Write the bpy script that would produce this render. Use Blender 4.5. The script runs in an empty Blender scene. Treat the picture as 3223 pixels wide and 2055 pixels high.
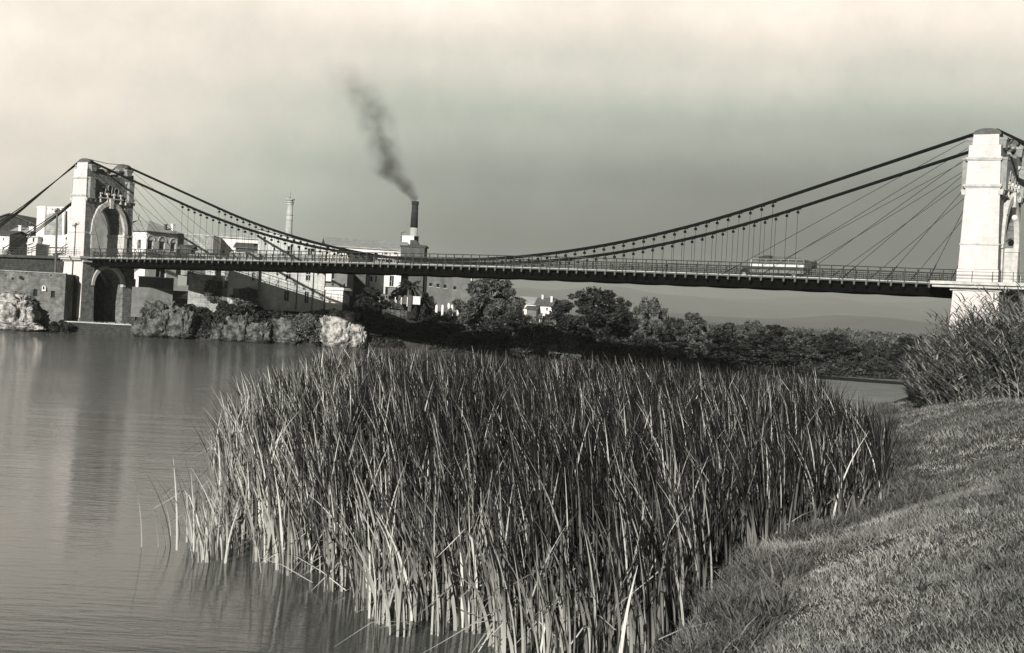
import bpy, math, random
import numpy as np
from math import sin, cos, tan, radians, sqrt, pi, atan2, exp
from mathutils import Vector, Matrix, noise

# ------------------------------------------------------------------ camera
SC = bpy.context.scene
COL = SC.collection
H = 5.8                       # eye height above the river
F, ROLL, HY = 4147., radians(3.058), -28.6
cam_d = bpy.data.cameras.new('camera'); cam = bpy.data.objects.new('camera', cam_d); COL.objects.link(cam)
cam_d.sensor_width = 36; cam_d.lens = F / 3223 * 36; cam_d.clip_start = .3; cam_d.clip_end = 60000
cam.matrix_world = (Matrix.Translation((0, 0, H)) @ Matrix.Rotation(radians(90) - atan2(-HY, F), 4, 'X')
                    @ Matrix.Rotation(ROLL, 4, 'Z'))
SC.camera = cam
# ------------------------------------------------------------------ sun, sky, exposure
TH = radians(33.366)          # bridge axis turns this far towards the camera
TLX, TLY = -64.617, 205.2145  # axis of the far tower
AX = (cos(TH), -sin(TH)); AN = (sin(TH), cos(TH))
AL = radians(-15); SUN_EL = radians(21.5)
sh = (-AN[0]*cos(AL) - AX[0]*sin(AL), -AN[1]*cos(AL) - AX[1]*sin(AL))
SUNV = Vector((sh[0]*cos(SUN_EL), sh[1]*cos(SUN_EL), sin(SUN_EL)))
sl = bpy.data.lights.new('sun', 'SUN'); sl.energy = 4.8; sl.angle = radians(.5); sl.color = (1, .945, .885)
so = bpy.data.objects.new('sun', sl); COL.objects.link(so); so.rotation_euler = SUNV.to_track_quat('Z', 'Y').to_euler()
so.location = (-60, -60, 80)

W = bpy.data.worlds.new('World'); SC.world = W; W.use_nodes = True
def sky():
    nt = W.node_tree; N = nt.nodes; L = nt.links; N.clear()
    def nd(t, **k):
        n = N.new(t)
        for a, b in k.items(): setattr(n, a, b)
        return n
    def mth(op, a, b=None, clamp=False):
        m = nd('ShaderNodeMath', operation=op, use_clamp=clamp)
        for i, v in enumerate((a, b)):
            if v is None: continue
            if isinstance(v, (int, float)): m.inputs[i].default_value = v
            else: L.new(v, m.inputs[i])
        return m.outputs[0]
    st = nd('ShaderNodeTexSky', sky_type='NISHITA', sun_disc=False, sun_elevation=SUN_EL,
            sun_rotation=atan2(SUNV.x, SUNV.y), air_density=1., dust_density=2.)
    bw = nd('ShaderNodeRGBToBW'); L.new(st.outputs[0], bw.inputs[0])
    tc = nd('ShaderNodeTexCoord'); sp = nd('ShaderNodeSeparateXYZ'); L.new(tc.outputs['Generated'], sp.inputs[0])
    z = mth('MAXIMUM', sp.outputs[2], 0.)
    # thin haze bank over the plain, bright veil higher up, unseen sky above the frame cut dark to limit fill
    cr = nd('ShaderNodeValToRGB'); cr.color_ramp.interpolation = 'EASE'; L.new(z, cr.inputs[0])
    e = cr.color_ramp.elements
    pts = SKY_PTS
    while len(e) < len(pts): e.new(.5)
    for q, (p, v) in zip(e, pts): q.position = p; q.color = (v, v, v, 1)
    # brighter towards the sun side (left)
    az = mth('MULTIPLY', sp.outputs[0], -1.)
    g = nd('ShaderNodeMapRange', interpolation_type='SMOOTHSTEP'); L.new(az, g.inputs[0])
    g.inputs[1].default_value = .0; g.inputs[2].default_value = .46; g.inputs[3].default_value = 0.; g.inputs[4].default_value = 1.
    lowm = nd('ShaderNodeMapRange', interpolation_type='SMOOTHSTEP'); L.new(z, lowm.inputs[0])
    lowm.inputs[1].default_value = .10; lowm.inputs[2].default_value = .30; lowm.inputs[3].default_value = 1.; lowm.inputs[4].default_value = 0.
    rt = nd('ShaderNodeMapRange', interpolation_type='SMOOTHSTEP'); L.new(sp.outputs[0], rt.inputs[0])
    rt.inputs[1].default_value = .30; rt.inputs[2].default_value = .46; rt.inputs[3].default_value = 0.; rt.inputs[4].default_value = .22
    side = mth('ADD', mth('MULTIPLY', g.outputs[0], lowm.outputs[0]), mth('MULTIPLY', rt.outputs[0], lowm.outputs[0]))
    # the haze bank is duller towards the right
    dk = nd('ShaderNodeMapRange', interpolation_type='SMOOTHSTEP'); L.new(sp.outputs[0], dk.inputs[0])
    dk.inputs[1].default_value = -.08; dk.inputs[2].default_value = .24; dk.inputs[3].default_value = 1.; dk.inputs[4].default_value = .62
    lz = nd('ShaderNodeMapRange', interpolation_type='SMOOTHSTEP'); L.new(z, lz.inputs[0])
    lz.inputs[1].default_value = .09; lz.inputs[2].default_value = .20; lz.inputs[3].default_value = 1.; lz.inputs[4].default_value = .12
    dkk = mth('SUBTRACT', 1., mth('MULTIPLY', mth('SUBTRACT', 1., dk.outputs[0]), lz.outputs[0]))
    val = mth('ADD', mth('MULTIPLY', cr.outputs[0], dkk), mth('MULTIPLY', side, SKY_LEFT))
    # soft drifting veil
    mp = nd('ShaderNodeMapping'); L.new(tc.outputs['Generated'], mp.inputs[0]); mp.inputs['Scale'].default_value = (4.5, 4.5, 5.)
    nz = nd('ShaderNodeTexNoise'); L.new(mp.outputs[0], nz.inputs[0]); nz.inputs['Scale'].default_value = 1.6; nz.inputs['Detail'].default_value = 5
    nz.inputs['Roughness'].default_value = .55
    nm = nd('ShaderNodeMapRange'); L.new(nz.outputs[0], nm.inputs[0]); nm.inputs[1].default_value = .3; nm.inputs[2].default_value = .7
    nm.inputs[3].default_value = .91; nm.inputs[4].default_value = 1.09
    val = mth('MULTIPLY', val, nm.outputs[0])
    n2 = nd('ShaderNodeTexNoise'); L.new(tc.outputs['Generated'], n2.inputs[0]); n2.inputs['Scale'].default_value = 26; n2.inputs['Detail'].default_value = 6; n2.inputs['Roughness'].default_value = .7
    nm2 = nd('ShaderNodeMapRange'); L.new(n2.outputs[0], nm2.inputs[0]); nm2.inputs[1].default_value = .3; nm2.inputs[2].default_value = .7; nm2.inputs[3].default_value = .95; nm2.inputs[4].default_value = 1.05
    val = mth('MULTIPLY', val, nm2.outputs[0])
    # the real sky's own brightness keeps part of the say (normalised near the horizon)
    nb = mth('POWER', mth('MAXIMUM', mth('DIVIDE', bw.outputs[0], SKY_NORM), .2), .25)
    val = mth('MULTIPLY', val, nb)
    # unseen sky behind the camera dimmed to cut the fill light
    bk = nd('ShaderNodeMapRange', interpolation_type='SMOOTHSTEP'); L.new(sp.outputs[1], bk.inputs[0])
    bk.inputs[1].default_value = -.2; bk.inputs[2].default_value = .55; bk.inputs[3].default_value = .35; bk.inputs[4].default_value = 1.
    val = mth('MULTIPLY', val, bk.outputs[0])
    tint = nd('ShaderNodeValToRGB'); L.new(mth('MULTIPLY', val, 1.), tint.inputs[0])
    te = tint.color_ramp.elements
    te[0].position = 0.; te[0].color = (.95, 1., .90, 1); te[1].position = .45; te[1].color = (.95, 1., .86, 1)
    q = te.new(.72); q.color = (1.07, .965, .84, 1)
    mx = nd('ShaderNodeVectorMath', operation='SCALE'); L.new(tint.outputs[0], mx.inputs[0]); L.new(mth('MULTIPLY', val, 10.), mx.inputs['Scale'])
    bg = nd('ShaderNodeBackground'); L.new(mx.outputs[0], bg.inputs[0]); bg.inputs[1].default_value = .1
    out = nd('ShaderNodeOutputWorld'); L.new(bg.outputs[0], out.inputs[0])
# radiance by sine of elevation
SKY_PTS = [(0, .18), (.05, .20), (.10, .31), (.145, .48), (.19, .70), (.238, .98), (.262, .24), (1, .025)]
SKY_LEFT = .55; SKY_NORM = 8.; HAZE = 1.0e-4
sky()
SC.view_settings.view_transform = 'Standard'; SC.view_settings.look = 'None'
SC.view_settings.exposure = .35; SC.view_settings.gamma = 1
SC.cycles.volume_bounces = 1; SC.cycles.max_bounces = 6; SC.cycles.diffuse_bounces = 2; SC.cycles.glossy_bounces = 2
SC.cycles.transparent_max_bounces = 12; SC.cycles.volume_step_rate = 1.

rnd = random.Random(7)
# ------------------------------------------------------------------ geometry of the view (for setting things where they stand)
def ray(x, y):
    dx, dy = x - 1611.5, y - 1027.5
    u = dx*cos(ROLL) + dy*sin(ROLL); v = -dx*sin(ROLL) + dy*cos(ROLL) - HY
    return u/F, -v/F
def at(x, y, Y):
    a, b = ray(x, y); return a*Y, Y, H + b*Y

# ------------------------------------------------------------------ materials
def mat(name, col=(.5, .5, .5), rough=.8, col2=None, scale=1., detail=6, bump=0., bscale=8., spec=.3, brick=None, metal=0.,
        contrast=(.35, .65), vec='Object', stain=0., island=0., squash=None, coat=None):
    m = bpy.data.materials.new(name); m.use_nodes = True
    nt = m.node_tree; N = nt.nodes; L = nt.links; b = N['Principled BSDF']
    b.inputs['Roughness'].default_value = rough; b.inputs['Specular IOR Level'].default_value = spec; b.inputs['Metallic'].default_value = metal
    tc = N.new('ShaderNodeTexCoord'); src = tc.outputs[vec]
    if squash:
        mp = N.new('ShaderNodeMapping'); mp.inputs['Scale'].default_value = squash; L.new(src, mp.inputs[0]); srcn = mp.outputs[0]
    else: srcn = src
    cur = None; hgt = None
    rgb = N.new('ShaderNodeRGB'); rgb.outputs[0].default_value = (*col, 1); cur = rgb.outputs[0]
    if col2:
        nz = N.new('ShaderNodeTexNoise'); nz.inputs['Scale'].default_value = scale; nz.inputs['Detail'].default_value = detail
        nz.inputs['Roughness'].default_value = .62; L.new(srcn, nz.inputs[0])
        mr = N.new('ShaderNodeMapRange'); mr.inputs[1].default_value = contrast[0]; mr.inputs[2].default_value = contrast[1]; L.new(nz.outputs[0], mr.inputs[0])
        mx = N.new('ShaderNodeMix'); mx.data_type = 'RGBA'; L.new(mr.outputs[0], mx.inputs[0]); L.new(cur, mx.inputs[6]); mx.inputs[7].default_value = (*col2, 1)
        cur = mx.outputs[2]
    if stain:
        nz = N.new('ShaderNodeTexNoise'); nz.inputs['Scale'].default_value = .35; nz.inputs['Detail'].default_value = 7
        mp = N.new('ShaderNodeMapping'); mp.inputs['Scale'].default_value = (1.6, 1.6, .35); L.new(src, mp.inputs[0]); L.new(mp.outputs[0], nz.inputs[0])
        mr = N.new('ShaderNodeMapRange'); mr.inputs[1].default_value = .42; mr.inputs[2].default_value = .72
        mr.inputs[3].default_value = 1; mr.inputs[4].default_value = 1 - stain; L.new(nz.outputs[0], mr.inputs[0])
        mu = N.new('ShaderNodeVectorMath'); mu.operation = 'SCALE'; L.new(cur, mu.inputs[0]); L.new(mr.outputs[0], mu.inputs['Scale']); cur = mu.outputs[0]
    if island:
        ge = N.new('ShaderNodeNewGeometry'); mr = N.new('ShaderNodeMapRange'); L.new(ge.outputs['Random Per Island'], mr.inputs[0])
        mr.inputs[3].default_value = 1 - island; mr.inputs[4].default_value = 1 + island
        mu = N.new('ShaderNodeVectorMath'); mu.operation = 'SCALE'; L.new(cur, mu.inputs[0]); L.new(mr.outputs[0], mu.inputs['Scale']); cur = mu.outputs[0]
    if brick:
        bw_, bh_, mort, k = brick     # block width, height, mortar, darkening
        sx = N.new('ShaderNodeSeparateXYZ'); L.new(src, sx.inputs[0]); ad = N.new('ShaderNodeMath'); L.new(sx.outputs[0], ad.inputs[0]); L.new(sx.outputs[1], ad.inputs[1])
        cb = N.new('ShaderNodeCombineXYZ'); L.new(ad.outputs[0], cb.inputs[0]); L.new(sx.outputs[2], cb.inputs[1])
        bt = N.new('ShaderNodeTexBrick'); L.new(cb.outputs[0], bt.inputs[0]); bt.inputs['Scale'].default_value = 1
        bt.inputs['Brick Width'].default_value = bw_; bt.inputs['Row Height'].default_value = bh_; bt.inputs['Mortar Size'].default_value = mort
        bt.inputs['Color1'].default_value = (1, 1, 1, 1); bt.inputs['Color2'].default_value = (1-k*.6, 1-k*.6, 1-k*.6, 1); bt.inputs['Mortar'].default_value = (1-k, 1-k, 1-k, 1)
        mu = N.new('ShaderNodeVectorMath'); mu.operation = 'MULTIPLY'; L.new(cur, mu.inputs[0]); L.new(bt.outputs[0], mu.inputs[1]); cur = mu.outputs[0]
        hgt = bt.outputs[0]
    L.new(cur, b.inputs['Base Color'])
    if bump:
        nb = N.new('ShaderNodeTexNoise'); nb.inputs['Scale'].default_value = bscale; nb.inputs['Detail'].default_value = 5; L.new(srcn, nb.inputs[0])
        bp = N.new('ShaderNodeBump'); bp.inputs['Strength'].default_value = 1.; bp.inputs['Distance'].default_value = bump; L.new(nb.outputs[0], bp.inputs['Height'])
        L.new(bp.outputs[0], b.inputs['Normal'])
    return m
def g(v, t=(.955, 1.01, .965)): return (v*t[0], v*t[1], v*t[2])
M = {}
M['limestone'] = mat('limestone_ashlar', g(.70, (1.03, .985, .955)), .85, g(.60, (1.03, .985, .955)), 1.3, bump=.01, brick=(1.1, .42, .014, .17), stain=.14)
M['rock_face'] = mat('rock_faced_stone', g(.29), .9, g(.13), 1.6, bump=.10, bscale=5, brick=(.9, .42, .03, .32), stain=.25)
M['trim'] = mat('dressed_trim_stone', g(.58, (1.03, 1, .95)), .8, g(.40), 2.)
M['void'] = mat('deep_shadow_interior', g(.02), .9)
M['iron'] = mat('painted_iron', g(.035), .6, g(.06), 3.)
M['steel'] = mat('tarred_steel', g(.0025), .9, g(.004), 1.5, spec=.05)
M['cable'] = mat('tarred_wire_rope', g(.008), .8, spec=.08)
M['fascia'] = mat('pale_fascia_paint', g(.11), .6, g(.09), 2., spec=.1)
M['rail'] = mat('grey_railing_paint', g(.04), .7, g(.07), 2., spec=.1)
M['saddle'] = mat('cast_iron_saddle_grey', g(.13), .7, g(.07), 2.)
M['asphalt'] = mat('asphalt_deck', g(.06), .9, g(.09), 2.)
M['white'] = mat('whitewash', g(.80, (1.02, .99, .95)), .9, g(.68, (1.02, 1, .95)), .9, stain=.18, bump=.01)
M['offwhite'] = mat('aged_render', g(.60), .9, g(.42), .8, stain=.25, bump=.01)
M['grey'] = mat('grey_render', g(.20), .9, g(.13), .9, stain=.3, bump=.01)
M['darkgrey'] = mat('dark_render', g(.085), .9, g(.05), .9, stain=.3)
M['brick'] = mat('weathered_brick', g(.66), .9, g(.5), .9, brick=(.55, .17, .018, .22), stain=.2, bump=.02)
M['darkbrick'] = mat('sooty_and_shaded_brick', g(.15), .9, g(.08), 1.2, brick=(.55, .17, .018, .3), stain=.3, bump=.02)
M['rubble'] = mat('rubble_masonry', g(.25), .95, g(.09), .9, detail=12, bump=.2, bscale=2.6, brick=(.75, .38, .05, .14), stain=.4)
M['rubble_pale'] = mat('pale_rubble_masonry', g(.5), .95, g(.26), 1.1, bump=.12, bscale=3.2, brick=(.75, .38, .05, .25), stain=.3)
M['roof'] = mat('clay_roof_tiles', g(.42), .9, g(.28), 1.5, bump=.03, bscale=6, stain=.25)
M['darkroof'] = mat('old_dark_roof_tiles', g(.12), .9, g(.07), 1.5, bump=.03, bscale=6, stain=.2)
M['glass'] = mat('dark_window_glass', g(.02), .12, spec=.5)
M['frame'] = mat('window_frame_paint', g(.35), .6)
M['wood'] = mat('old_timber', g(.13), .85, g(.08), 6., squash=(1, 1, .2))
M['bark'] = mat('tree_bark', g(.13), .9, g(.06), 5., bump=.04, bscale=12, squash=(1, 1, .25))
M['rock'] = mat('river_rock_shaded', g(.17), .95, g(.03), .9, detail=12, bump=.35, bscale=3., contrast=(.42, .60))  # kept dark so the deck's shadow sits in the rock colour
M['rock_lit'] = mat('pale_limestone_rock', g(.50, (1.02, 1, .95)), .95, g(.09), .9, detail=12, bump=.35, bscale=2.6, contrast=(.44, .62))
def crack(m, wet=True):
    nt = m.node_tree; N = nt.nodes; L = nt.links; b = N['Principled BSDF']; src = b.inputs['Base Color'].links[0].from_socket
    tc = N.new('ShaderNodeTexCoord'); nz = N.new('ShaderNodeTexNoise'); nz.inputs['Scale'].default_value = .9; nz.inputs['Detail'].default_value = 5; L.new(tc.outputs['Object'], nz.inputs[0])
    va = N.new('ShaderNodeVectorMath'); va.operation = 'MULTIPLY_ADD'; L.new(nz.outputs['Color'], va.inputs[0]); va.inputs[1].default_value = (1.6, 1.6, 1.6); L.new(tc.outputs['Object'], va.inputs[2])
    mp = N.new('ShaderNodeMapping'); mp.inputs['Scale'].default_value = (1, 1, .75); L.new(va.outputs[0], mp.inputs[0])
    vo = N.new('ShaderNodeTexVoronoi'); vo.feature = 'DISTANCE_TO_EDGE'; vo.inputs['Scale'].default_value = .9; L.new(mp.outputs[0], vo.inputs[0])
    mr = N.new('ShaderNodeMapRange'); mr.inputs[1].default_value = .0; mr.inputs[2].default_value = .07; mr.inputs[3].default_value = .5; mr.inputs[4].default_value = 1.; L.new(vo.outputs[0], mr.inputs[0]); cur = mr.outputs[0]
    ge = N.new('ShaderNodeNewGeometry'); sx = N.new('ShaderNodeSeparateXYZ'); L.new(ge.outputs['Position'], sx.inputs[0])
    ad = N.new('ShaderNodeMath'); ad.operation = 'MULTIPLY_ADD'; L.new(nz.outputs[0], ad.inputs[0]); ad.inputs[1].default_value = -.7; L.new(sx.outputs[2], ad.inputs[2])
    w = N.new('ShaderNodeMapRange'); w.inputs[1].default_value = -.15; w.inputs[2].default_value = .2; w.inputs[3].default_value = .3; w.inputs[4].default_value = 1.; L.new(ad.outputs[0], w.inputs[0])
    mu = N.new('ShaderNodeMath'); mu.operation = 'MULTIPLY'; L.new(cur, mu.inputs[0]); L.new(w.outputs[0], mu.inputs[1])
    sc = N.new('ShaderNodeVectorMath'); sc.operation = 'SCALE'; L.new(src, sc.inputs[0]); L.new(mu.outputs[0], sc.inputs['Scale']); L.new(sc.outputs[0], b.inputs['Base Color'])
crack(M['rock']); crack(M['rock_lit'])
M['leaf_dark'] = mat('dark_evergreen_leaves', g(.048), .65, g(.009), .5, island=.5, spec=.25)
M['leaf_mid'] = mat('mid_green_leaves', g(.115), .6, g(.05), .5, island=.5, spec=.25)
M['leaf_pale'] = mat('silvery_willow_leaves', g(.14), .6, g(.08), .5, island=.45, spec=.25)
M['ivy'] = mat('dry_creeper_leaves', g(.15), .7, g(.06), .6, island=.5)
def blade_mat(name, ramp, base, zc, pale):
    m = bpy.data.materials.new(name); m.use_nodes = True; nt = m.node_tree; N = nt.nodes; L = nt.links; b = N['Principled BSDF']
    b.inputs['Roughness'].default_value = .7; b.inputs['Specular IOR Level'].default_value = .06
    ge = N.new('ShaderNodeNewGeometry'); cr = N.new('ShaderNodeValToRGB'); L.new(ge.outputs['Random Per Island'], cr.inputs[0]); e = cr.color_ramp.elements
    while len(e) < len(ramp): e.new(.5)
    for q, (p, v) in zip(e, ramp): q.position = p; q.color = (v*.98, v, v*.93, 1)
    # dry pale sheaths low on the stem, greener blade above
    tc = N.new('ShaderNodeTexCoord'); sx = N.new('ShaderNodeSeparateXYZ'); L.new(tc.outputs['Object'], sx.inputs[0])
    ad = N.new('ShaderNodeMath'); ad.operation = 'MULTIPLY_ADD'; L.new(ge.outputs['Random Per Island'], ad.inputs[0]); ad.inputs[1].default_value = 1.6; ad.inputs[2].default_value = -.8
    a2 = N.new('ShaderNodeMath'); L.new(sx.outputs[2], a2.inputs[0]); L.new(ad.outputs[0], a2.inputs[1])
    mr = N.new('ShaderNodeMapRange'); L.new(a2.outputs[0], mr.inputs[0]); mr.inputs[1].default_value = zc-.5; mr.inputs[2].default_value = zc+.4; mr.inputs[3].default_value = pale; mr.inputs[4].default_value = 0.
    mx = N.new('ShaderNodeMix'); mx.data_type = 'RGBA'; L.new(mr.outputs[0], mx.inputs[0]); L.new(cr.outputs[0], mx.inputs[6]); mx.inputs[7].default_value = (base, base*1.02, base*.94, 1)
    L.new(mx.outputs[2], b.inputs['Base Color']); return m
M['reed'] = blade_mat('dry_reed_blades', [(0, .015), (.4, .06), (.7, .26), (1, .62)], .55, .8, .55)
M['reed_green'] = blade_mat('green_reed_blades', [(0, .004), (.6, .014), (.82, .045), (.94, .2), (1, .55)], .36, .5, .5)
M['reed_old'] = mat('reed_blades', g(.46, (.98, 1, .93)), .6, g(.16), .12, island=.85, spec=.2)
M['cane'] = mat('giant_cane_leaves', g(.24, (.98, 1, .93)), .6, g(.11), .5, island=.7, spec=.25)
M['grass'] = mat('dry_bank_grass', g(.30, (.98, 1, .93)), .75, g(.10), .22, detail=9, island=.6, contrast=(.38, .62))
M['weed'] = mat('ragged_weeds', g(.13, (.98, 1, .93)), .7, g(.04), .25, island=.8)
M['plume'] = mat('cane_plumes', g(.34), .9, island=.3)
M['brick_stack'] = mat('chimney_brickwork', g(.50), .9, g(.34), .7, brick=(.5, .16, .012, .15), stain=.2)
M['bus_cream'] = mat('bus_cream_paint', g(.62), .3, spec=.5)
M['bus_dark'] = mat('bus_dark_paint', g(.05), .3, spec=.5)
M['bus_grey'] = mat('bus_grey_paint', g(.20), .35, spec=.5)
M['tyre'] = mat('rubber', g(.02), .8)

# ------------------------------------------------------------------ mesh helpers
class MB:
    def __init__(s): s.v = []; s.f = []
    def quad(s, a, b, c, d):
        i = len(s.v); s.v += [tuple(a), tuple(b), tuple(c), tuple(d)]; s.f.append((i, i+1, i+2, i+3)); return s
    def tri(s, a, b, c):
        i = len(s.v); s.v += [tuple(a), tuple(b), tuple(c)]; s.f.append((i, i+1, i+2)); return s
    def hexa(s, p):           # 4 bottom (ccw) + 4 top
        i = len(s.v); s.v += [tuple(q) for q in p]
        s.f += [(i+3, i+2, i+1, i), (i+4, i+5, i+6, i+7)] + [(i+k, i+(k+1) % 4, i+4+(k+1) % 4, i+4+k) for k in range(4)]; return s
    def box(s, x0, x1, y0, y1, z0, z1):
        return s.hexa([(x0, y0, z0), (x1, y0, z0), (x1, y1, z0), (x0, y1, z0), (x0, y0, z1), (x1, y0, z1), (x1, y1, z1), (x0, y1, z1)])
    def taper(s, a, z0, b, z1):   # a,b = (x0,x1,y0,y1)
        return s.hexa([(a[0], a[2], z0), (a[1], a[2], z0), (a[1], a[3], z0), (a[0], a[3], z0), (b[0], b[2], z1), (b[1], b[2], z1), (b[1], b[3], z1), (b[0], b[3], z1)])
    def tube(s, pts, rad, n=8, cap=True):
        pts = [Vector(p) for p in pts]; R = rad if isinstance(rad, (list, tuple)) else [rad]*len(pts)
        base = len(s.v); up = None
        for k, p in enumerate(pts):
            t = (pts[min(k+1, len(pts)-1)] - pts[max(k-1, 0)]).normalized()
            if up is None: up = Vector((0, 0, 1)) if abs(t.z) < .9 else Vector((1, 0, 0))
            a = t.cross(up).normalized(); b = a.cross(t).normalized(); up = b
            for j in range(n):
                w = 2*pi*j/n; q = p + (a*cos(w) + b*sin(w))*R[k]; s.v.append(tuple(q))
        for k in range(len(pts)-1):
            for j in range(n):
                s.f.append((base+k*n+j, base+k*n+(j+1) % n, base+(k+1)*n+(j+1) % n, base+(k+1)*n+j))
        if cap:
            s.f.append(tuple(base+j for j in reversed(range(n)))); s.f.append(tuple(base+(len(pts)-1)*n+j for j in range(n)))
        return s
    def lathe(s, c, prof, n=16):
        return s.tube([(c[0], c[1], c[2]+z) for r_, z in prof], [r_ for r_, z in prof], n)
    def build(s, name, m, parent=None, smooth=False, loc=None):
        me = bpy.data.meshes.new(name); me.from_pydata(s.v, [], s.f); me.update()
        o = bpy.data.objects.new(name, me); COL.objects.link(o); me.materials.append(m)
        if smooth: me.polygons.foreach_set('use_smooth', [True]*len(me.polygons))
        if parent: o.parent = parent
        if loc: o.location = loc
        return o
def tag(o, label=None, cat=None, group=None, kind=None):
    if label: o['label'] = label
    if cat: o['category'] = cat
    if group: o['group'] = group
    if kind: o['kind'] = kind
    return o
def empty(name, loc, rz=0):
    o = bpy.data.objects.new(name, None); COL.objects.link(o); o.location = loc; o.rotation_euler = (0, 0, rz); o.empty_display_size = .5; return o
def copy_tree(o, parent=None):
    c = o.copy(); COL.objects.link(c)
    if parent: c.parent = parent
    for ch in list(o.children): copy_tree(ch, c)
    return c
def npmesh(name, V, Fq, m, parent=None, smooth=False, loc=None):
    """V (n,3), Fq (k,4) quads or (k,3)."""
    me = bpy.data.meshes.new(name); k = Fq.shape[1]
    me.vertices.add(len(V)); me.vertices.foreach_set('co', V.astype(np.float32).ravel())
    me.loops.add(Fq.size); me.loops.foreach_set('vertex_index', Fq.astype(np.int32).ravel())
    me.polygons.add(len(Fq)); me.polygons.foreach_set('loop_start', np.arange(0, Fq.size, k, dtype=np.int32))
    me.polygons.foreach_set('loop_total', np.full(len(Fq), k, dtype=np.int32))
    if smooth: me.polygons.foreach_set('use_smooth', np.ones(len(Fq), dtype=bool))
    me.update(calc_edges=True); me.validate()
    o = bpy.data.objects.new(name, me); COL.objects.link(o); me.materials.append(m)
    if parent: o.parent = parent
    if loc is not None: o.location = loc
    return o

# ================================================================== TERRAIN AND WATER
NB = [(-60, -30), (-30, -16), (0, -5.5), (10, -2.2), (17, .8), (22, 2.6), (33, 5.6), (41, 10.8), (52, 14.6), (70, 18.6), (100, 27), (126, 38), (138, 46), (143, 70), (146, 120), (150, 400), (155, 4000)]
NBy = [a for a, b in NB]; NBx = [b for a, b in NB]
FBx = [-4000, -400, -90, -24, 0, 37, 53, 100, 400, 4000]; FBy = [330, 240, 197, 196, 190, 177, 174, 171, 165, 160]
def sst(a, b, x):
    t = min(1, max(0, (x-a)/(b-a))); return t*t*(3-2*t)
def ground_z(x, y):
    xb = float(np.interp(y, NBy, NBx)); yb = float(np.interp(x, FBx, FBy))
    z = -1.6
    if y < 150 and x > xb - 6:
        d = (x - xb)
        top = float(np.interp(y, [-40, 0, 10, 20, 35, 60, 100, 150], [4.4, 4.15, 3.7, 3.05, 2.55, 2.5, 2.4, 1.8]))
        wid = float(np.interp(y, [0, 10, 25, 45, 80, 140], [9.5, 9., 9.5, 11., 9., 6.]))
        z = -.9 + (top+.9)*sst(-4.6, wid, d) if d > -4.6 else -.9 - .2*min(3, -d-4.6)
        z = max(z, -1.6)
        z += .10*noise.noise((x*.45, y*.45, 0))*sst(0, 3, d) + .25*noise.noise((x*.11, y*.11, 3))*sst(0, 6, d)
    elif y > yb - 4:
        d = y - yb
        town = 1 - sst(-22, -8, x)
        z = -1.2 + 2.4*sst(-1.5, 2., d)
        quay = 1-sst(-55, -50, x)
        z += (2.6*(sst(1.0, 4., d)*(1-quay) + sst(11, 14., d)*quay) + 3.4*sst(12, 30, d))*town
        z += (1.2*sst(2, 14, d) + .5*sst(30, 200, d))*(1-town)
        z += .3*noise.noise((x*.08, y*.08, 1))*sst(1, 8, d)
        far = sst(420, 2600, y); z += far*(7 + 9*noise.noise((x*.0013, y*.0009, 5)))
    return z
xs = np.unique(np.concatenate([-np.geomspace(6000, 100, 22), np.arange(-100, -30, 2.), np.arange(-30, 60, .8), np.arange(60, 130, 3.), np.geomspace(130, 7000, 24)]))
ys = np.unique(np.concatenate([np.arange(-60, 0, 6.), np.arange(0, 60, .6), np.arange(60, 150, 2.), np.arange(150, 260, 1.6), np.geomspace(260, 9000, 46)]))
nx, ny = len(xs), len(ys)
V = np.zeros((ny, nx, 3)); V[:, :, 0] = xs[None, :]; V[:, :, 1] = ys[:, None]
for j in range(ny):
    for i in range(nx): V[j, i, 2] = ground_z(xs[i], ys[j])
GROUND_Z = V[:, :, 2].copy()
idx = np.arange(nx*ny).reshape(ny, nx)
Fq = np.stack([idx[:-1, :-1], idx[:-1, 1:], idx[1:, 1:], idx[1:, :-1]], -1).reshape(-1, 4)
M['ground'] = mat('turf_and_soil', g(.06, (1, 1, .93)), .95, g(.025, (1, 1, .93)), .6, detail=10, bump=.06, bscale=7., vec='Object')
tag(npmesh('ground', V.reshape(-1, 3), Fq, M['ground'], smooth=True), kind='structure')

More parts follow.
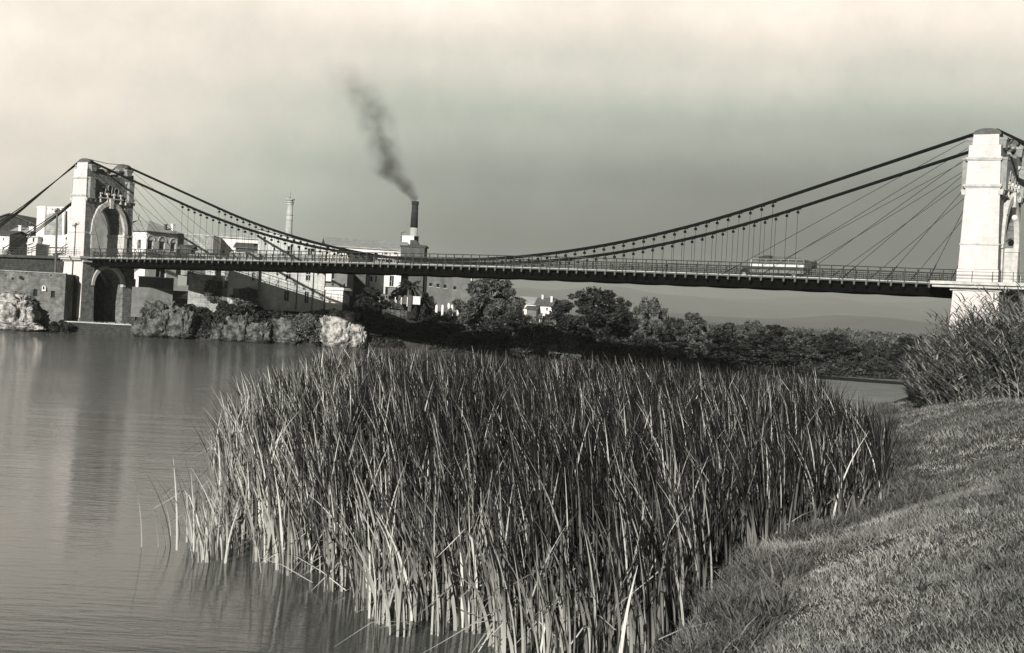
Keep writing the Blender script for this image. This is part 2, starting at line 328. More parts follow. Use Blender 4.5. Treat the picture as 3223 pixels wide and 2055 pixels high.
def water_mat():
    m = bpy.data.materials.new('river_water'); m.use_nodes = True; nt = m.node_tree; N = nt.nodes; L = nt.links; b = N['Principled BSDF']
    b.inputs['Base Color'].default_value = (*g(.075), 1); b.inputs['Roughness'].default_value = .03; b.inputs['IOR'].default_value = 1.25
    b.inputs['Specular IOR Level'].default_value = .5
    tc = N.new('ShaderNodeTexCoord')
    def nz(sc, det, rot=0., ro=.55):
        mp = N.new('ShaderNodeMapping'); mp.inputs['Scale'].default_value = sc; mp.inputs['Rotation'].default_value = (0, 0, rot); L.new(tc.outputs['Object'], mp.inputs[0])
        t = N.new('ShaderNodeTexNoise'); t.inputs['Scale'].default_value = 1; t.inputs['Detail'].default_value = det; t.inputs['Roughness'].default_value = ro; L.new(mp.outputs[0], t.inputs[0]); return t.outputs[0]
    a = nz((.95, 3.8, 1), 5, .05); c = nz((.10, .38, 1), 3, -.12); k = nz((.02, .05, 1), 3)
    # calm patches near the bank, stronger wind ripple on open water
    mr = N.new('ShaderNodeMapRange'); mr.inputs[1].default_value = .35; mr.inputs[2].default_value = .65; mr.inputs[3].default_value = .55; mr.inputs[4].default_value = 1.; L.new(k, mr.inputs[0])
    sx = N.new('ShaderNodeSeparateXYZ'); L.new(tc.outputs['Object'], sx.inputs[0])
    nr = N.new('ShaderNodeMapRange'); nr.interpolation_type = 'SMOOTHSTEP'; nr.inputs[1].default_value = 24.; nr.inputs[2].default_value = 62.; nr.inputs[3].default_value = .35; nr.inputs[4].default_value = 1.2; L.new(sx.outputs[1], nr.inputs[0])
    mu = N.new('ShaderNodeMath'); mu.operation = 'MULTIPLY'; L.new(a, mu.inputs[0]); L.new(mr.outputs[0], mu.inputs[1])
    ad = N.new('ShaderNodeMath'); ad.operation = 'MULTIPLY_ADD'; L.new(c, ad.inputs[0]); ad.inputs[1].default_value = 1.6; L.new(mu.outputs[0], ad.inputs[2])
    fr = N.new('ShaderNodeMapRange'); fr.inputs[1].default_value = 60.; fr.inputs[2].default_value = 190.; fr.inputs[3].default_value = 0.; fr.inputs[4].default_value = 5.; L.new(sx.outputs[1], fr.inputs[0])
    sm = N.new('ShaderNodeMath'); L.new(nr.outputs[0], sm.inputs[0]); L.new(fr.outputs[0], sm.inputs[1])
    m2 = N.new('ShaderNodeMath'); m2.operation = 'MULTIPLY'; L.new(ad.outputs[0], m2.inputs[0]); L.new(sm.outputs[0], m2.inputs[1])
    bp = N.new('ShaderNodeBump'); bp.inputs['Strength'].default_value = 1.; bp.inputs['Distance'].default_value = WAVE; L.new(m2.outputs[0], bp.inputs['Height'])
    L.new(bp.outputs[0], b.inputs['Normal']); return m
WAVE = .030
M['water'] = water_mat()
tag(MB().quad((-4000, -60, 0), (4000, -60, 0), (4000, 420, 0), (-4000, 420, 0)).build('water', M['water']), kind='structure')

# low silt flat joining the near bank to the far shore at the right
M['silt'] = mat('pale_river_silt', g(.25), .95, g(.17), .35, detail=10, bump=.05, bscale=3.)
sb_y = np.linspace(112, 177, 40); sbV = []; K_ = 26
for y in sb_y:
    xl = float(np.interp(y, [112, 125, 140, 155, 168, 177], [31, 31, 31, 31, 30, 29])) + 1.6*noise.noise((y*.11, 0, 8)) + .5*noise.noise((y*.5, 0, 8))
    for k in range(K_):
        t = k/(K_-1); x = xl + (82-xl)*t**1.3; sbV.append((x, y, -.25 + .5*sst(0, .10, t) + .10*noise.noise((x*.2, y*.2, 6))))
idx = np.arange(len(sb_y)*K_).reshape(len(sb_y), K_)
tag(npmesh('silt_flat', np.array(sbV), np.stack([idx[:-1, :-1], idx[:-1, 1:], idx[1:, 1:], idx[1:, :-1]], -1).reshape(-1, 4), M['silt'], smooth=True), kind='structure')

# far mountains
def ridge(name, prof, Y, depth, seed, base=-5):
    px = [p[0] for p in prof]; wx = []; wz = []
    for x, y in prof:
        p = at(x, y, Y); wx.append(p[0]); wz.append(p[2])
    X = np.linspace(-Y*.9, Y*.9, 420); rows = 12; V = []
    for r_ in range(rows):
        t = r_/(rows-1)
        for x in X:
            h = float(np.interp(x, wx, wz))
            if x < wx[0] or x > wx[-1]: h += (h*.25)*noise.noise((x*.0007, seed, 0))*min(1, (abs(x-(wx[0] if x < wx[0] else wx[-1])))/900)
            h += Y*.0012*noise.noise((x*.004, seed, 3))
            k = sin(pi*t*.5)
            V.append((x, Y-depth+depth*t + 200*noise.noise((x*.002, t*2, seed)), base + (h-base)*(k**.8) * (1 if t == 1 else (1-.16*abs(noise.noise((x*.003, t*5, seed+2)))))))
    V = np.array(V); n_ = len(X); idx = np.arange(n_*rows).reshape(rows, n_)
    Fq = np.stack([idx[:-1, :-1], idx[:-1, 1:], idx[1:, 1:], idx[1:, :-1]], -1).reshape(-1, 4)
    return tag(npmesh(name, V, Fq, M['hill'], smooth=True), kind='structure')
M['hill'] = mat('scrub_covered_hill', g(.10), .95, g(.06), .004)
ridge('mountains', [(1100, 925), (1400, 915), (1643, 906), (1760, 912), (1866, 898), (1960, 905), (2098, 929), (2231, 937), (2310, 940), (2417, 939), (2515, 931), (2560, 930), (2652, 948), (2769, 955), (2886, 951), (2984, 941), (3100, 930), (3223, 925)], 9000, 2500, 1.3)
ridge('hills', [(1400, 985), (1700, 985), (1900, 975), (2100, 985), (2300, 1000), (2450, 1002), (2600, 990), (2750, 1000), (2900, 1012), (3223, 1005)], 5200, 1400, 4.1)
# ================================================================== THE SUSPENSION BRIDGE  (local x along the deck, y across it, z up)
SPAN = 134.; CN = 3.6; DN = 3.95
def dz(s): return 11.25 + .43*(1-((s-67)/67)**2) if 0 <= s <= SPAN else 11.25
def cable_z(s):
    x = abs(s-67)
    return 12.5 + .0035*x*x if x < 45.2 else 19.65 + .3164*(x-45.2)
bridge = empty('suspension_bridge', (TLX, TLY, 0), -TH)
tag(bridge, 'long suspension bridge with pale stone towers crossing the river', 'bridge')

# --- a tower
ZT = 26.0
def hs(z): return 1.90 - (z-11.57)*.031
def hn(z): return 4.67 - (z-11.57)*.016
OPW = 2.9
def arch_pts(a, h, n=14):
    c = max((h*h - a*a)/(2*a), 0.); R = a + c; ph = atan2(h, c); pts = []
    for k in range(n+1):
        w = ph*k/n; y_, z_ = -c + R*cos(w), R*sin(w); q = pi/2*k/n; m_ = .72
        pts.append((y_*(1-m_) + a*cos(q)**.92*m_ if k < n else 0., z_*(1-m_) + h*sin(q)*m_))
    return pts                     # from (a,0) up to (0,h)
def arch_wall(mb, a, zs, h, ztop, s0, s1, n=14):
    """wall over an arch: opening half width a, spring height zs, rise h, top function ztop(y)"""
    P = arch_pts(a, h, n); full = [(-y, z) for y, z in P] + [(y, z) for y, z in reversed(P[:-1])]
    for (y0, z0), (y1, z1) in zip(full, full[1:]):
        t0, t1 = ztop(y0), ztop(y1)
        mb.hexa([(s0, y0, zs+z0), (s1, y0, zs+z0), (s1, y1, zs+z1), (s0, y1, zs+z1), (s0, y0, t0), (s1, y0, t0), (s1, y1, t1), (s0, y1, t1)])
def archivolt(mb, a, zs, h, w, s0, s1, n=14, drop=0.):
    P = arch_pts(a, h, n); Q = arch_pts(a+w, h+w*1.15, n)
    fi = [(-y, z) for y, z in P] + [(y, z) for y, z in reversed(P[:-1])]
    fo = [(-y, z) for y, z in Q] + [(y, z) for y, z in reversed(Q[:-1])]
    if drop: fi = [(-a, -drop)] + fi + [(a, -drop)]; fo = [(-a-w, -drop)] + fo + [(a+w, -drop)]
    for (i0, i1, o0, o1) in zip(fi, fi[1:], fo, fo[1:]):
        A0, A1, B0, B1 = [(q[0], zs+q[1]) for q in (i0, i1, o0, o1)]
        for s_ in (s0, s1):
            f = [(s_, *A0), (s_, *A1), (s_, *B1), (s_, *B0)]
            mb.quad(*(f if s_ == s0 else f[::-1]))
        mb.quad((s0, *B0), (s0, *B1), (s1, *B1), (s1, *B0)); mb.quad((s0, *A1), (s0, *A0), (s1, *A0), (s1, *A1))
def make_tower(base_z):
    mb = MB()
    lv = [(11.62, 0.05), (12.85, 0.05), (12.85, 0.), (15.3, 0.), (21.0, 0.), (23.65, 0.), (24.95, .0)]
    for sg in (-1, 1):
        def ring(z, o=0., oi=0.):
            a, b = hs(z)+o, hn(z)+o; i = OPW - oi
            return (-a, a, -b, -i) if sg < 0 else (-a, a, i, b)
        for (z0, o0), (z1, o1) in zip(lv, lv[1:]):
            if z1 > z0: mb.taper(ring(z0, o0), z0, ring(z1, o1), z1)
        # narrower top block
        z0, z1 = 24.95, ZT
        r0 = ring(z0, -.22); r1 = ring(z1, -.26)
        r0 = (r0[0], r0[1], r0[2], -2.95) if sg < 0 else (r0[0], r0[1], 2.95, r0[3])
        r1 = (r1[0], r1[1], r1[2], -2.95) if sg < 0 else (r1[0], r1[1], 2.95, r1[3])
        mb.taper(r0, z0, r1, z1)
    arch_wall(mb, OPW, 15.4, 4.35, lambda y: 24.35 + (.35 if abs(y) > 2 else 0), -1.5, 1.5)
    body = mb.build('tower', M['rock_face'], bridge)
    # smooth dressed cladding on the river-facing sides
    for sg in (-1, 1):
        mb = MB()
        for z0, z1 in ((12.87, 15.22), (15.38, 20.9), (21.12, 23.55), (23.78, 24.93)):
            y0, y1 = sg*hn(z0), sg*hn(z1)
            mb.hexa([(-hs(z0)-.01, y0-.03, z0), (hs(z0)+.01, y0-.03, z0), (hs(z0)+.01, y0+.03, z0), (-hs(z0)-.01, y0+.03, z0),
                     (-hs(z1)-.01, y1-.03, z1), (hs(z1)+.01, y1-.03, z1), (hs(z1)+.01, y1+.03, z1), (-hs(z1)-.01, y1+.03, z1)])
        z0, z1 = 24.98, ZT; y0, y1 = sg*(hn(z0)-.22), sg*(hn(z1)-.26)
        mb.hexa([(-hs(z0)+.22, y0-.03, z0), (hs(z0)-.22, y0-.03, z0), (hs(z0)-.22, y0+.03, z0), (-hs(z0)+.22, y0+.03, z0),
                 (-hs(z1)+.26, y1-.03, z1), (hs(z1)-.26, y1-.03, z1), (hs(z1)-.26, y1+.03, z1), (-hs(z1)+.26, y1+.03, z1)])
        z0, z1 = 11.66, 12.83; y0 = sg*(hn(z0)+.05)
        mb.box(-hs(z0)-.06, hs(z0)+.06, y0-.03, y0+.03, z0, z1)
        mb.build('side_facing', M['limestone'], body)
    # string courses
    for z, o, h in ((15.22, .10, .16), (20.9, .20, .22), (23.55, .20, .22)):
        for sg in (-1, 1):
            mb = MB(); a, b = hs(z)+o, hn(z)+o
            y0, y1 = (-b, -OPW-.02) if sg < 0 else (OPW+.02, b)
            mb.box(-a, a, y0, y1, z, z+h)
            mb.box(-a+.07, a-.07, y0+(.07 if sg < 0 else 0), y1-(.07 if sg > 0 else 0), z-.12, z)
            mb.build('string_course', M['trim'], body)
    # arch mouldings, impost blocks, keystones
    mb = MB()
    for s0, s1 in ((-1.52, -1.22), (1.22, 1.52)):
        pass
    mb2 = MB(); archivolt(mb2, OPW-.02, 15.4, 4.33, .62, 1.51, 2.02, drop=.0); mb2.build('arch_moulding', M['trim'], body); mb2 = MB(); archivolt(mb2, OPW-.02, 15.4, 4.33, .62, -2.02, -1.51)
    mb2.build('arch_moulding', M['trim'], body)
    for s0, s1 in ((1.51, 2.2), (-2.2, -1.51)):
        mb = MB(); mb.taper((s0, s1, -.28, .28), 19.3, (s0, s1, -.36, .36), 20.75)
        mb.build('keystone', M['trim'], body)
    for sg in (-1, 1):
        mb = MB(); y0, y1 = (-OPW-.75, -OPW+.16) if sg < 0 else (OPW-.16, OPW+.75)
        mb.box(-2.02, 2.02, y0, y1, 15.05, 15.44)
        yy = (-OPW-.52, -OPW+.06) if sg < 0 else (OPW-.06, OPW+.52)
        mb.box(-1.98, 1.98, yy[0], yy[1], 11.63, 15.05)
        mb.build('impost', M['trim'], body)
    # projecting bays beside the centre, pale return sides catch the sun
    for fs in (-1, 1):
        for sg in (-1, 1):
            mb = MB(); yc = sg*3.75; s0 = fs*1.5; s1 = fs*(hs(22)+.52); a, b = min(s0, s1), max(s0, s1)
            mb.box(a, b, yc-.48, yc+.48, 20.75, 23.5); mb.box(a-.05*(fs < 0), b+.05*(fs > 0), yc-.55, yc+.55, 23.5, 23.75); mb.box(a-.05*(fs < 0), b+.05*(fs > 0), yc-.55, yc+.55, 20.55, 20.75)
            mb.taper((a, b-.35, yc-.18, yc+.18) if fs > 0 else (a+.35, b, yc-.18, yc+.18), 19.9, (a, b, yc-.34, yc+.34), 20.55)
            mb.build('oriel', M['grey_stone'], body)
            for off in (-.78, .78):
                mb = MB(); yk = yc+off; sx = fs*(hs(20.2)+.28)
                mb.taper((min(s0, sx), max(s0, sx), yk-.1, yk+.1), 20.1, (min(s0, sx+fs*.12), max(s0, sx+fs*.12), yk-.16, yk+.16), 20.6)
                mb.build('bracket', M['trim'], body)
    # three horseshoe windows with little columns
    for fs in (-1, 1):
        for yc, zz in ((-1.25, 0.), (0, .35), (1.25, 0.)):
            mb = MB(); x = fs*1.512
            out = [(-.27, 20.95), (.27, 20.95), (.27, 21.75+zz)] + [(.37*cos(w), 22.1+zz+.42*sin(w)) for w in [(-35+250*k/12)*pi/180 for k in range(13)]] + [(-.27, 21.75+zz)]
            i = len(mb.v); mb.v += [(x, yc+y, z) for y, z in out]; mb.f.append(tuple(range(i, i+len(out))))
            o = mb.build('horseshoe_window', M['void'], body)
            ring_ = MB(); big = [(y*1.32, z if z < 21 else 22.1+zz+(z-22.1-zz)*1.22) for y, z in out]
            for k in range(1, len(out)):
                k2 = (k+1) % len(out)
                if k2 == 0: break
                p, q, P_, Q_ = out[k], out[k2], big[k], big[k2]; xo = fs*1.64
                ring_.quad((xo, yc+p[0], p[1]), (xo, yc+q[0], q[1]), (xo, yc+Q_[0], Q_[1]), (xo, yc+P_[0], P_[1]))
                ring_.quad((x, yc+P_[0], P_[1]), (xo, yc+P_[0], P_[1]), (xo, yc+Q_[0], Q_[1]), (x, yc+Q_[0], Q_[1]))
                ring_.quad((x, yc+p[0], p[1]), (x, yc+q[0], q[1]), (xo, yc+q[0], q[1]), (xo, yc+p[0], p[1]))
            ring_.build('window_surround', M['grey_stone'], body)
        for yc in (-1.95, -.62, .62, 1.95):
            mb = MB(); mb.tube([(fs*1.80, yc, 20.3), (fs*1.80, yc, 21.35)], [.13, .13], 8); mb.box(fs*1.80-.24, fs*1.80+.24, yc-.2, yc+.2, 21.35, 21.62); mb.box(fs*1.80-.2, fs*1.80+.2, yc-.16, yc+.16, 20.12, 20.32)
            mb.build('colonnette', M['trim'], body)
        mb = MB(); mb.box(min(fs*1.45, fs*1.95), max(fs*1.45, fs*1.95), -2.3, 2.3, 20.75, 20.93); mb.build('window_sill', M['trim'], body)
    # merlons with mushroom caps along the middle of the parapet
    for yc, k in ((-2.35, .8), (-.9, .0), (0, 1.), (2.3, .8)):
        mb = MB(); hgt = 24.3+ (.35 if abs(yc) > 2 else 0)
        if k == 0.:
            mb.box(-1.0, 1.0, yc-.12, yc+.12, hgt, hgt+.45)
        else:
            mb.taper((-1.1, 1.1, yc-.42, yc+.42), hgt, (-.85, .85, yc-.2, yc+.2), hgt+.55*k); mb.taper((-.85, .85, yc-.2, yc+.2), hgt+.55*k, (-1.25, 1.25, yc-.5, yc+.5), hgt+.9*k)
            mb.box(-1.3, 1.3, yc-.55, yc+.55, hgt+.9*k, hgt+1.15*k)
        mb.build('merlon', M['grey_stone'], body)
    # consoles under the cable on the inner face of each top block
    for sg in (-1, 1):
        for fs in (-1, 1):
            mb = MB(); x0, x1 = sorted((fs*1.2, fs*(hs(25)+.25))); mb.taper((x0, x1, sg*3.4-.35, sg*3.4+.35), 24.7, (x0-.15*(fs < 0), x1+.15*(fs > 0), sg*3.4-.6, sg*3.4+.6), 25.45)
            mb.box(x0-.2*(fs < 0), x1+.2*(fs > 0), sg*3.4-.65, sg*3.4+.65, 25.45, 25.7)
            mb.build('console', M['grey_stone'], body)
    # cable saddles
    for sg in (-1, 1):
        mb = MB(); n_ = 10; R0 = 1.35
        prof = [(R0*cos(pi*k/n_), max(0, sin(pi*k/n_))**.8*.62) for k in range(n_+1)]
        for y0, y1 in ((-.42, -.2), (-.11, .11), (.2, .42)):
            for (a0, b0), (a1, b1) in zip(prof, prof[1:]):
                mb.hexa([(a1, sg*CN+y0, ZT), (a0, sg*CN+y0, ZT), (a0, sg*CN+y1, ZT), (a1, sg*CN+y1, ZT), (a1, sg*CN+y0, ZT+b1+.02), (a0, sg*CN+y0, ZT+b0+.02), (a0, sg*CN+y1, ZT+b0+.02), (a1, sg*CN+y1, ZT+b1+.02)])
        mb.box(-1.2, 1.2, sg*CN-.5, sg*CN+.5, ZT-.02, ZT+.14)
        mb.build('cable_saddle', M['saddle'], body)
    # lower pier
    mb = MB()
    lz = [(base_z-1.5, .55), (2.2, .45), (2.2, .28), (10.75, .12)]
    def lo(z, o): return hs(z)+.18+o*.5, hn(z)+.12+o
    for sg in (-1, 1):
        for (z0, o0), (z1, o1) in zip(lz, lz[1:]):
            if z1 - z0 < .01: continue
            a0, b0 = lo(z0, o0); a1, b1 = lo(z1, o1); wd = 2.75
            r0 = (-a0, a0, -b0, -wd) if sg < 0 else (-a0, a0, wd, b0); r1 = (-a1, a1, -b1, -wd) if sg < 0 else (-a1, a1, wd, b1)
            mb.taper(r0, z0, r1, z1)
    arch_wall(mb, 2.75, 7.3, 2.7, lambda y: 10.75, -1.75, 1.75)
    mb.build('lower_pier', M['rock_face'], body)
    for sg in (-1, 1):
        mb = MB(); z0, z1 = 2.25, 10.7; (a0, b0), (a1, b1) = lo(z0, .28), lo(z1, .12); y0, y1 = sg*b0, sg*b1
        mb.hexa([(-a0-.01, y0-.03, z0), (a0+.01, y0-.03, z0), (a0+.01, y0+.03, z0), (-a0-.01, y0+.03, z0), (-a1-.01, y1-.03, z1), (a1+.01, y1-.03, z1), (a1+.01, y1+.03, z1), (-a1-.01, y1+.03, z1)])
        mb.build('lower_side_facing', M['limestone'], body)
    mb = MB(); archivolt(mb, 2.73, 7.3, 2.68, .5, 1.76, 2.42, drop=.0); mb.build('lower_arch_moulding', M['trim'], body); mb = MB(); archivolt(mb, 2.73, 7.3, 2.68, .5, -2.42, -1.76); mb.build('lower_arch_moulding', M['trim'], body)
    mb = MB(); mb.box(-2.45, 2.45, -5.05, 5.05, 10.75, 11.0); mb.build('pier_cap', M['trim'], body)
    return body
M['grey_stone'] = mat('carved_grey_stone', g(.34), .85, g(.22), 2., bump=.02, stain=.15)
tL = make_tower(1.5); tL.location = (0, 0, 0); tL['label'] = 'pale stone tower with pointed arch standing at the town bank'
tR = copy_tree(tL, bridge); tR.location = (SPAN, 0, 0); tR['label'] = 'pale stone tower rising behind the cane thicket'

# landing platforms with thin pipe rails round the towers
def platform(s0, s1, nm, label, xa, railz=True):
    mb = MB(); mb.box(s0, s1, -5.75, 5.75, 11.30, 11.60); mb.box(s0+.15, s1-.15, -5.5, 5.5, 11.02, 11.30)
    o = mb.build(nm, M['trim'], bridge); o['label'] = label
    mb = MB()
    for sg in (-1, 1):
        y = sg*5.6
        for z in (11.95, 12.25, 12.55): mb.tube([(s0+.1, y, z), (s1-.1, y, z)], .022, 6)
        k = s0+.15
        while k < s1: mb.tube([(k, y, 11.6), (k, y, 12.62)], .035, 6); k += 1.9
    mb.build('pipe_rail', M['rail'], o)
platform(-2.6, 2.4, 'landing', 'stone landing round the far tower', 0)
platform(SPAN-4.2, SPAN+9, 'landing', 'projecting stone landing round the near tower', 0)

# approach road beyond the far tower, on a dark retaining wall
ap = MB(); ap.box(-60, -2.6, -5.2, 5.2, 11.1, 11.5).build('approach_slab', M['darkgrey'], bridge)
w_ = MB(); w_.box(-60, -2.9, -4.6, 4.6, 4.0, 11.1); w_.build('retaining_wall', M['rubble_dark'] if 'rubble_dark' in M else M['darkbrick'], bridge)
mb = MB()
for sg in (-1, 1):
    for z in (11.9, 12.3, 12.7): mb.box(-60, -2.7, sg*5.05-.025, sg*5.05+.025, z-.025, z+.025)
    for k in range(40): mb.box(-60+k*1.47-.03, -60+k*1.47+.03, sg*5.05-.03, sg*5.05+.03, 11.5, 12.75)
mb.build('approach_railing', M['rail'], bridge)
# near-side approach behind the cane
mb = MB(); mb.box(SPAN+9, SPAN+70, -5.0, 5.0, 3.0, 11.45); mb.build('approach_embankment', M['rubble'], bridge)

# --- deck
seg = 53; SS = [SPAN*k/seg for k in range(seg+1)]
def strip(mb, y0, y1, zf0, zf1, ss=SS):
    for a, b in zip(ss, ss[1:]):
        mb.hexa([(a, y0, dz(a)+zf0), (b, y0, dz(b)+zf0), (b, y1, dz(b)+zf0), (a, y1, dz(a)+zf0), (a, y0, dz(a)+zf1), (b, y0, dz(b)+zf1), (b, y1, dz(b)+zf1), (a, y1, dz(a)+zf1)])
mb = MB(); strip(mb, -DN+.03, DN-.03, -.02, .10); deck = mb.build('deck', M['asphalt'], bridge)
mb = MB(); strip(mb, -DN, -DN+.10, .0, .14); mb.build('edge_beam', M['fascia'], deck)
mb = MB(); strip(mb, DN-.10, DN, .0, .14); mb.build('edge_beam', M['fascia'], deck)
# pavements
for sg in (-1, 1):
    mb = MB(); y0, y1 = sorted((sg*2.5, sg*(DN-.13))); strip(mb, y0, y1, .1, .22); mb.build('pavement', M['offwhite'], deck)
# long stiffening girders, lattice of scalloped belly plates between the main cross girders
for yy in (-3.35, 0, 3.35):
    mb = MB()
    for k in range(105):
        a, b = SPAN*k/106+.3, SPAN*(k+1)/106+.3
        def bel(s): return -1.03 - .10*abs(sin(pi*s/5.08))**.7
        mb.hexa([(a, yy-.09, dz(a)+bel(a)), (b, yy-.09, dz(b)+bel(b)), (b, yy+.09, dz(b)+bel(b)), (a, yy+.09, dz(a)+bel(a)), (a, yy-.09, dz(a)-.03), (b, yy-.09, dz(b)-.03), (b, yy+.09, dz(b)-.03), (a, yy+.09, dz(a)-.03)])
    mb.build('stiffening_girder', M['steel'], deck)
NB_ = 105; first = None
cb = MB(); cb.box(-.07, .07, -DN-.16, DN+.16, -.55, -.03); cb.box(-.13, .13, -DN-.14, DN+.14, -.03, .0)
tip = MB(); tip.taper((-.085, .085, -DN-.22, -DN-.16), -.36, (-.12, .12, -DN-.22, -DN-.16), .0); tip.taper((-.085, .085, DN+.16, DN+.22), -.36, (-.12, .12, DN+.16, DN+.22), .0)
me_b = None; stuffb = MB(); 
def beam_at(s):
    global me_b
    if me_b is None:
        o = cb.build('cross_beam', M['steel'], deck); o.data.materials.append(M['fascia'])
        n0 = len(o.data.polygons)
        # pale painted beam ends
        b2 = MB(); b2.v = cb.v + tip.v; b2.f = cb.f + [tuple(i+len(cb.v) for i in f) for f in tip.f]
        me = bpy.data.meshes.new('cross_beam'); me.from_pydata(b2.v, [], b2.f); me.materials.append(M['steel']); me.materials.append(M['fascia'])
        for i, p in enumerate(me.polygons): p.material_index = 1 if i >= n0 else 0
        o.data = me; me_b = o
    else: o = me_b.copy(); COL.objects.link(o)
    o.location = (s, 0, dz(s)); return o
beams = [1.0+1.27*k for k in range(105)]
for s in beams[5:]: beam_at(s)
for s in beams[:5]:
    i = len(stuffb.v)
    for v in cb.v + tip.v: stuffb.v.append((v[0]+s, v[1], v[2]+dz(s)))
    stuffb.f += [tuple(a+i for a in f) for f in cb.f] + [tuple(a+i+len(cb.v) for a in f) for f in tip.f]
tag(stuffb.build('cross_beams', M['steel'], deck), kind='stuff')
# railings
def railing(y, sg):
    mb = MB()
    for zf, r_ in ((1.52, .055), (1.08, .03), (.34, .022)):
        pts = [(s, y, dz(s)+zf) for s in SS]; mb.tube(pts, r_, 5)
    for k, s in enumerate(beams):
        w = .045; mb.box(s-w, s+w, y-.04, y+.04, dz(s)+.1, dz(s)+1.5)
        for j in range(1, 6):
            q = s+1.27*j/6
            if q < SPAN: mb.box(q-.012, q+.012, y-.012, y+.012, dz(s)+.34, dz(s)+1.08)
        if s+1.27 < SPAN:
            mb.tube([(s, y, dz(s)+.34), (s+1.27, y, dz(s+1.27)+1.08)], .012, 4, False); mb.tube([(s, y, dz(s)+1.08), (s+1.27, y, dz(s+1.27)+.34)], .012, 4, False)
    o = mb.build('railing', M['rail'], bridge)
    for s in beams[2::4]:
        m_ = MB(); m_.tube([(s-.55, y+sg*.02, dz(s)-.1), (s, y+sg*.05, dz(s)+1.1)], .05, 5); m_.build('brace', M['iron'], o)
    return o
railing(-DN+.06, -1)['label'] = 'near railing with crossed lattice'; railing(DN-.06, 1)['label'] = 'far railing with crossed lattice'
# inner parapet between road and pavement
mb = MB()
for sg in (-1, 1):
    for zf in (.55, .95): mb.tube([(s, sg*2.55, dz(s)+zf) for s in SS], .035, 5)
    for s in beams[::2]: mb.box(s-.03, s+.03, sg*2.55-.03, sg*2.55+.03, dz(s)+.1, dz(s)+.97)
mb.build('kerb_rail', M['rail'], bridge)

# --- cables, hangers, stays
hang = [21.8+1.273*k for k in range(72)]
cands = []
for sg, nm in ((-1, 'near'), (1, 'far')):
    y = sg*CN
    ss = [0, .7] + [1.5+ (SPAN-3)*k/90 for k in range(91)] + [SPAN-.7, SPAN]
    mb = MB()
    for dy, dz_ in ((-.10, 0), (.10, 0), (0, .1), (0, -.1)):
        mb.tube([(s, y+dy, min(cable_z(s), ZT+.62)+dz_+ (0 if 1 < s < SPAN-1 else -.02)) for s in ss], .085, 6)
    cab = mb.build('main_cable', M['cable'], bridge); cab['label'] = nm + ' suspension cable hung with small clamps'
    for s in hang: cands.append((math.hypot(TLX+s*AX[0]+y*AN[0], TLY+s*AX[1]+y*AN[1])/max(.3, cable_z(s)-dz(s)), s, y, cab))
cands.sort(key=lambda c: c[0])
def hanger_mesh(mb, s, y):
    zc = cable_z(s); b = dz(s)-.05
    mb.box(s-.30, s+.30, y-.17, y+.17, zc-.17, zc-.02) if zc-b > 1.0 else mb.box(s-.16, s+.16, y-.15, y+.15, zc-.14, zc-.02)
    if zc-b > 1.0:
        mb.box(s-.11, s+.11, y-.15, y+.15, zc-.62, zc-.36); mb.tube([(s-.07, y, zc-.15), (s, y, zc-.4)], .025, 4); mb.tube([(s+.07, y, zc-.15), (s, y, zc-.4)], .025, 4)
    mb.tube([(s, y, b), (s, y, zc-.1)], .021, 5)
for _, s, y, cab in cands[:100]:
    mb = MB(); hanger_mesh(mb, s, y); mb.build('hanger', M['cable'], cab)
mb = MB()
for _, s, y, cab in cands[100:]: hanger_mesh(mb, s, y)
tag(mb.build('hangers', M['cable'], bridge), kind='stuff')
for end in (0, 1):
    S0 = SPAN*end; d_ = 1 if end == 0 else -1
    for sg in (-1, 1):
        y = sg*CN
        for k, (ds, ztop_) in enumerate(((5.0, 19.6), (9.3, 21.4), (13.8, 22.8), (18.3, 24.2), (22.8, 25.2), (27.2, 26.0))):
            mb = MB(); a = (S0 + d_*(hs(ztop_)-.1 if ztop_ < 25 else 1.2), y, ztop_); b = (S0+d_*ds, y+sg*.2, dz(S0+d_*ds)+.2)
            mb.tube([a, b], .026, 5); mb.tube([Vector(b)+(Vector(a)-Vector(b)).normalized()*1.9, b], .055, 6)
            mb.build('stay_cable', M['cable'], bridge)
        # backstays: a fan of heavy ropes down to the anchorage
        for j, (o1, tz) in enumerate(((.28, 12.9), (.0, 12.2), (-.22, 11.7), (-.4, 11.2))):
            mb = MB(); sl_ = -d_*29.5
            mb.tube([(S0-d_*.8, y+o1*.8, ZT+.60-.03*j), (S0+sl_*.5, y+o1*.5, (ZT+.6+tz)/2-.25), (S0+sl_, y+o1*.3, tz)], [.085, .075, .075], 6)
            mb.build('backstay', M['cable'], bridge)
        mb = MB(); mb.taper((S0+(-d_)*29.5-1.4, S0+(-d_)*29.5+1.4, y-.9, y+.9), 11.4, (S0+(-d_)*29.5-1., S0+(-d_)*29.5+1., y-.6, y+.6), 12.6); mb.build('anchor_block', M['offwhite'], bridge)
    # cross tie between the two saddles
    MB().tube([(S0+.9, -CN, ZT+.5), (S0+.6, 0, ZT+.30), (S0+.9, CN, ZT+.5)], .05, 6).build('saddle_tie', M['iron'], bridge)
# globe lamp hanging in the near tower's arch
lp = MB(); lp.tube([(SPAN+2.0, -2.9, 18.3), (SPAN+2.6, -2.2, 18.5)], .04, 6); lp.build('lamp_arm', M['iron'], tR, loc=(-SPAN, 0, 0))
mb = MB(); mb.lathe((2.6, -2.2, 17.75), [(.02, .0), (.2, .08), (.3, .3), (.24, .52), (.05, .62)], 12); mb.build('lamp_globe', M['white'], tR, smooth=True)

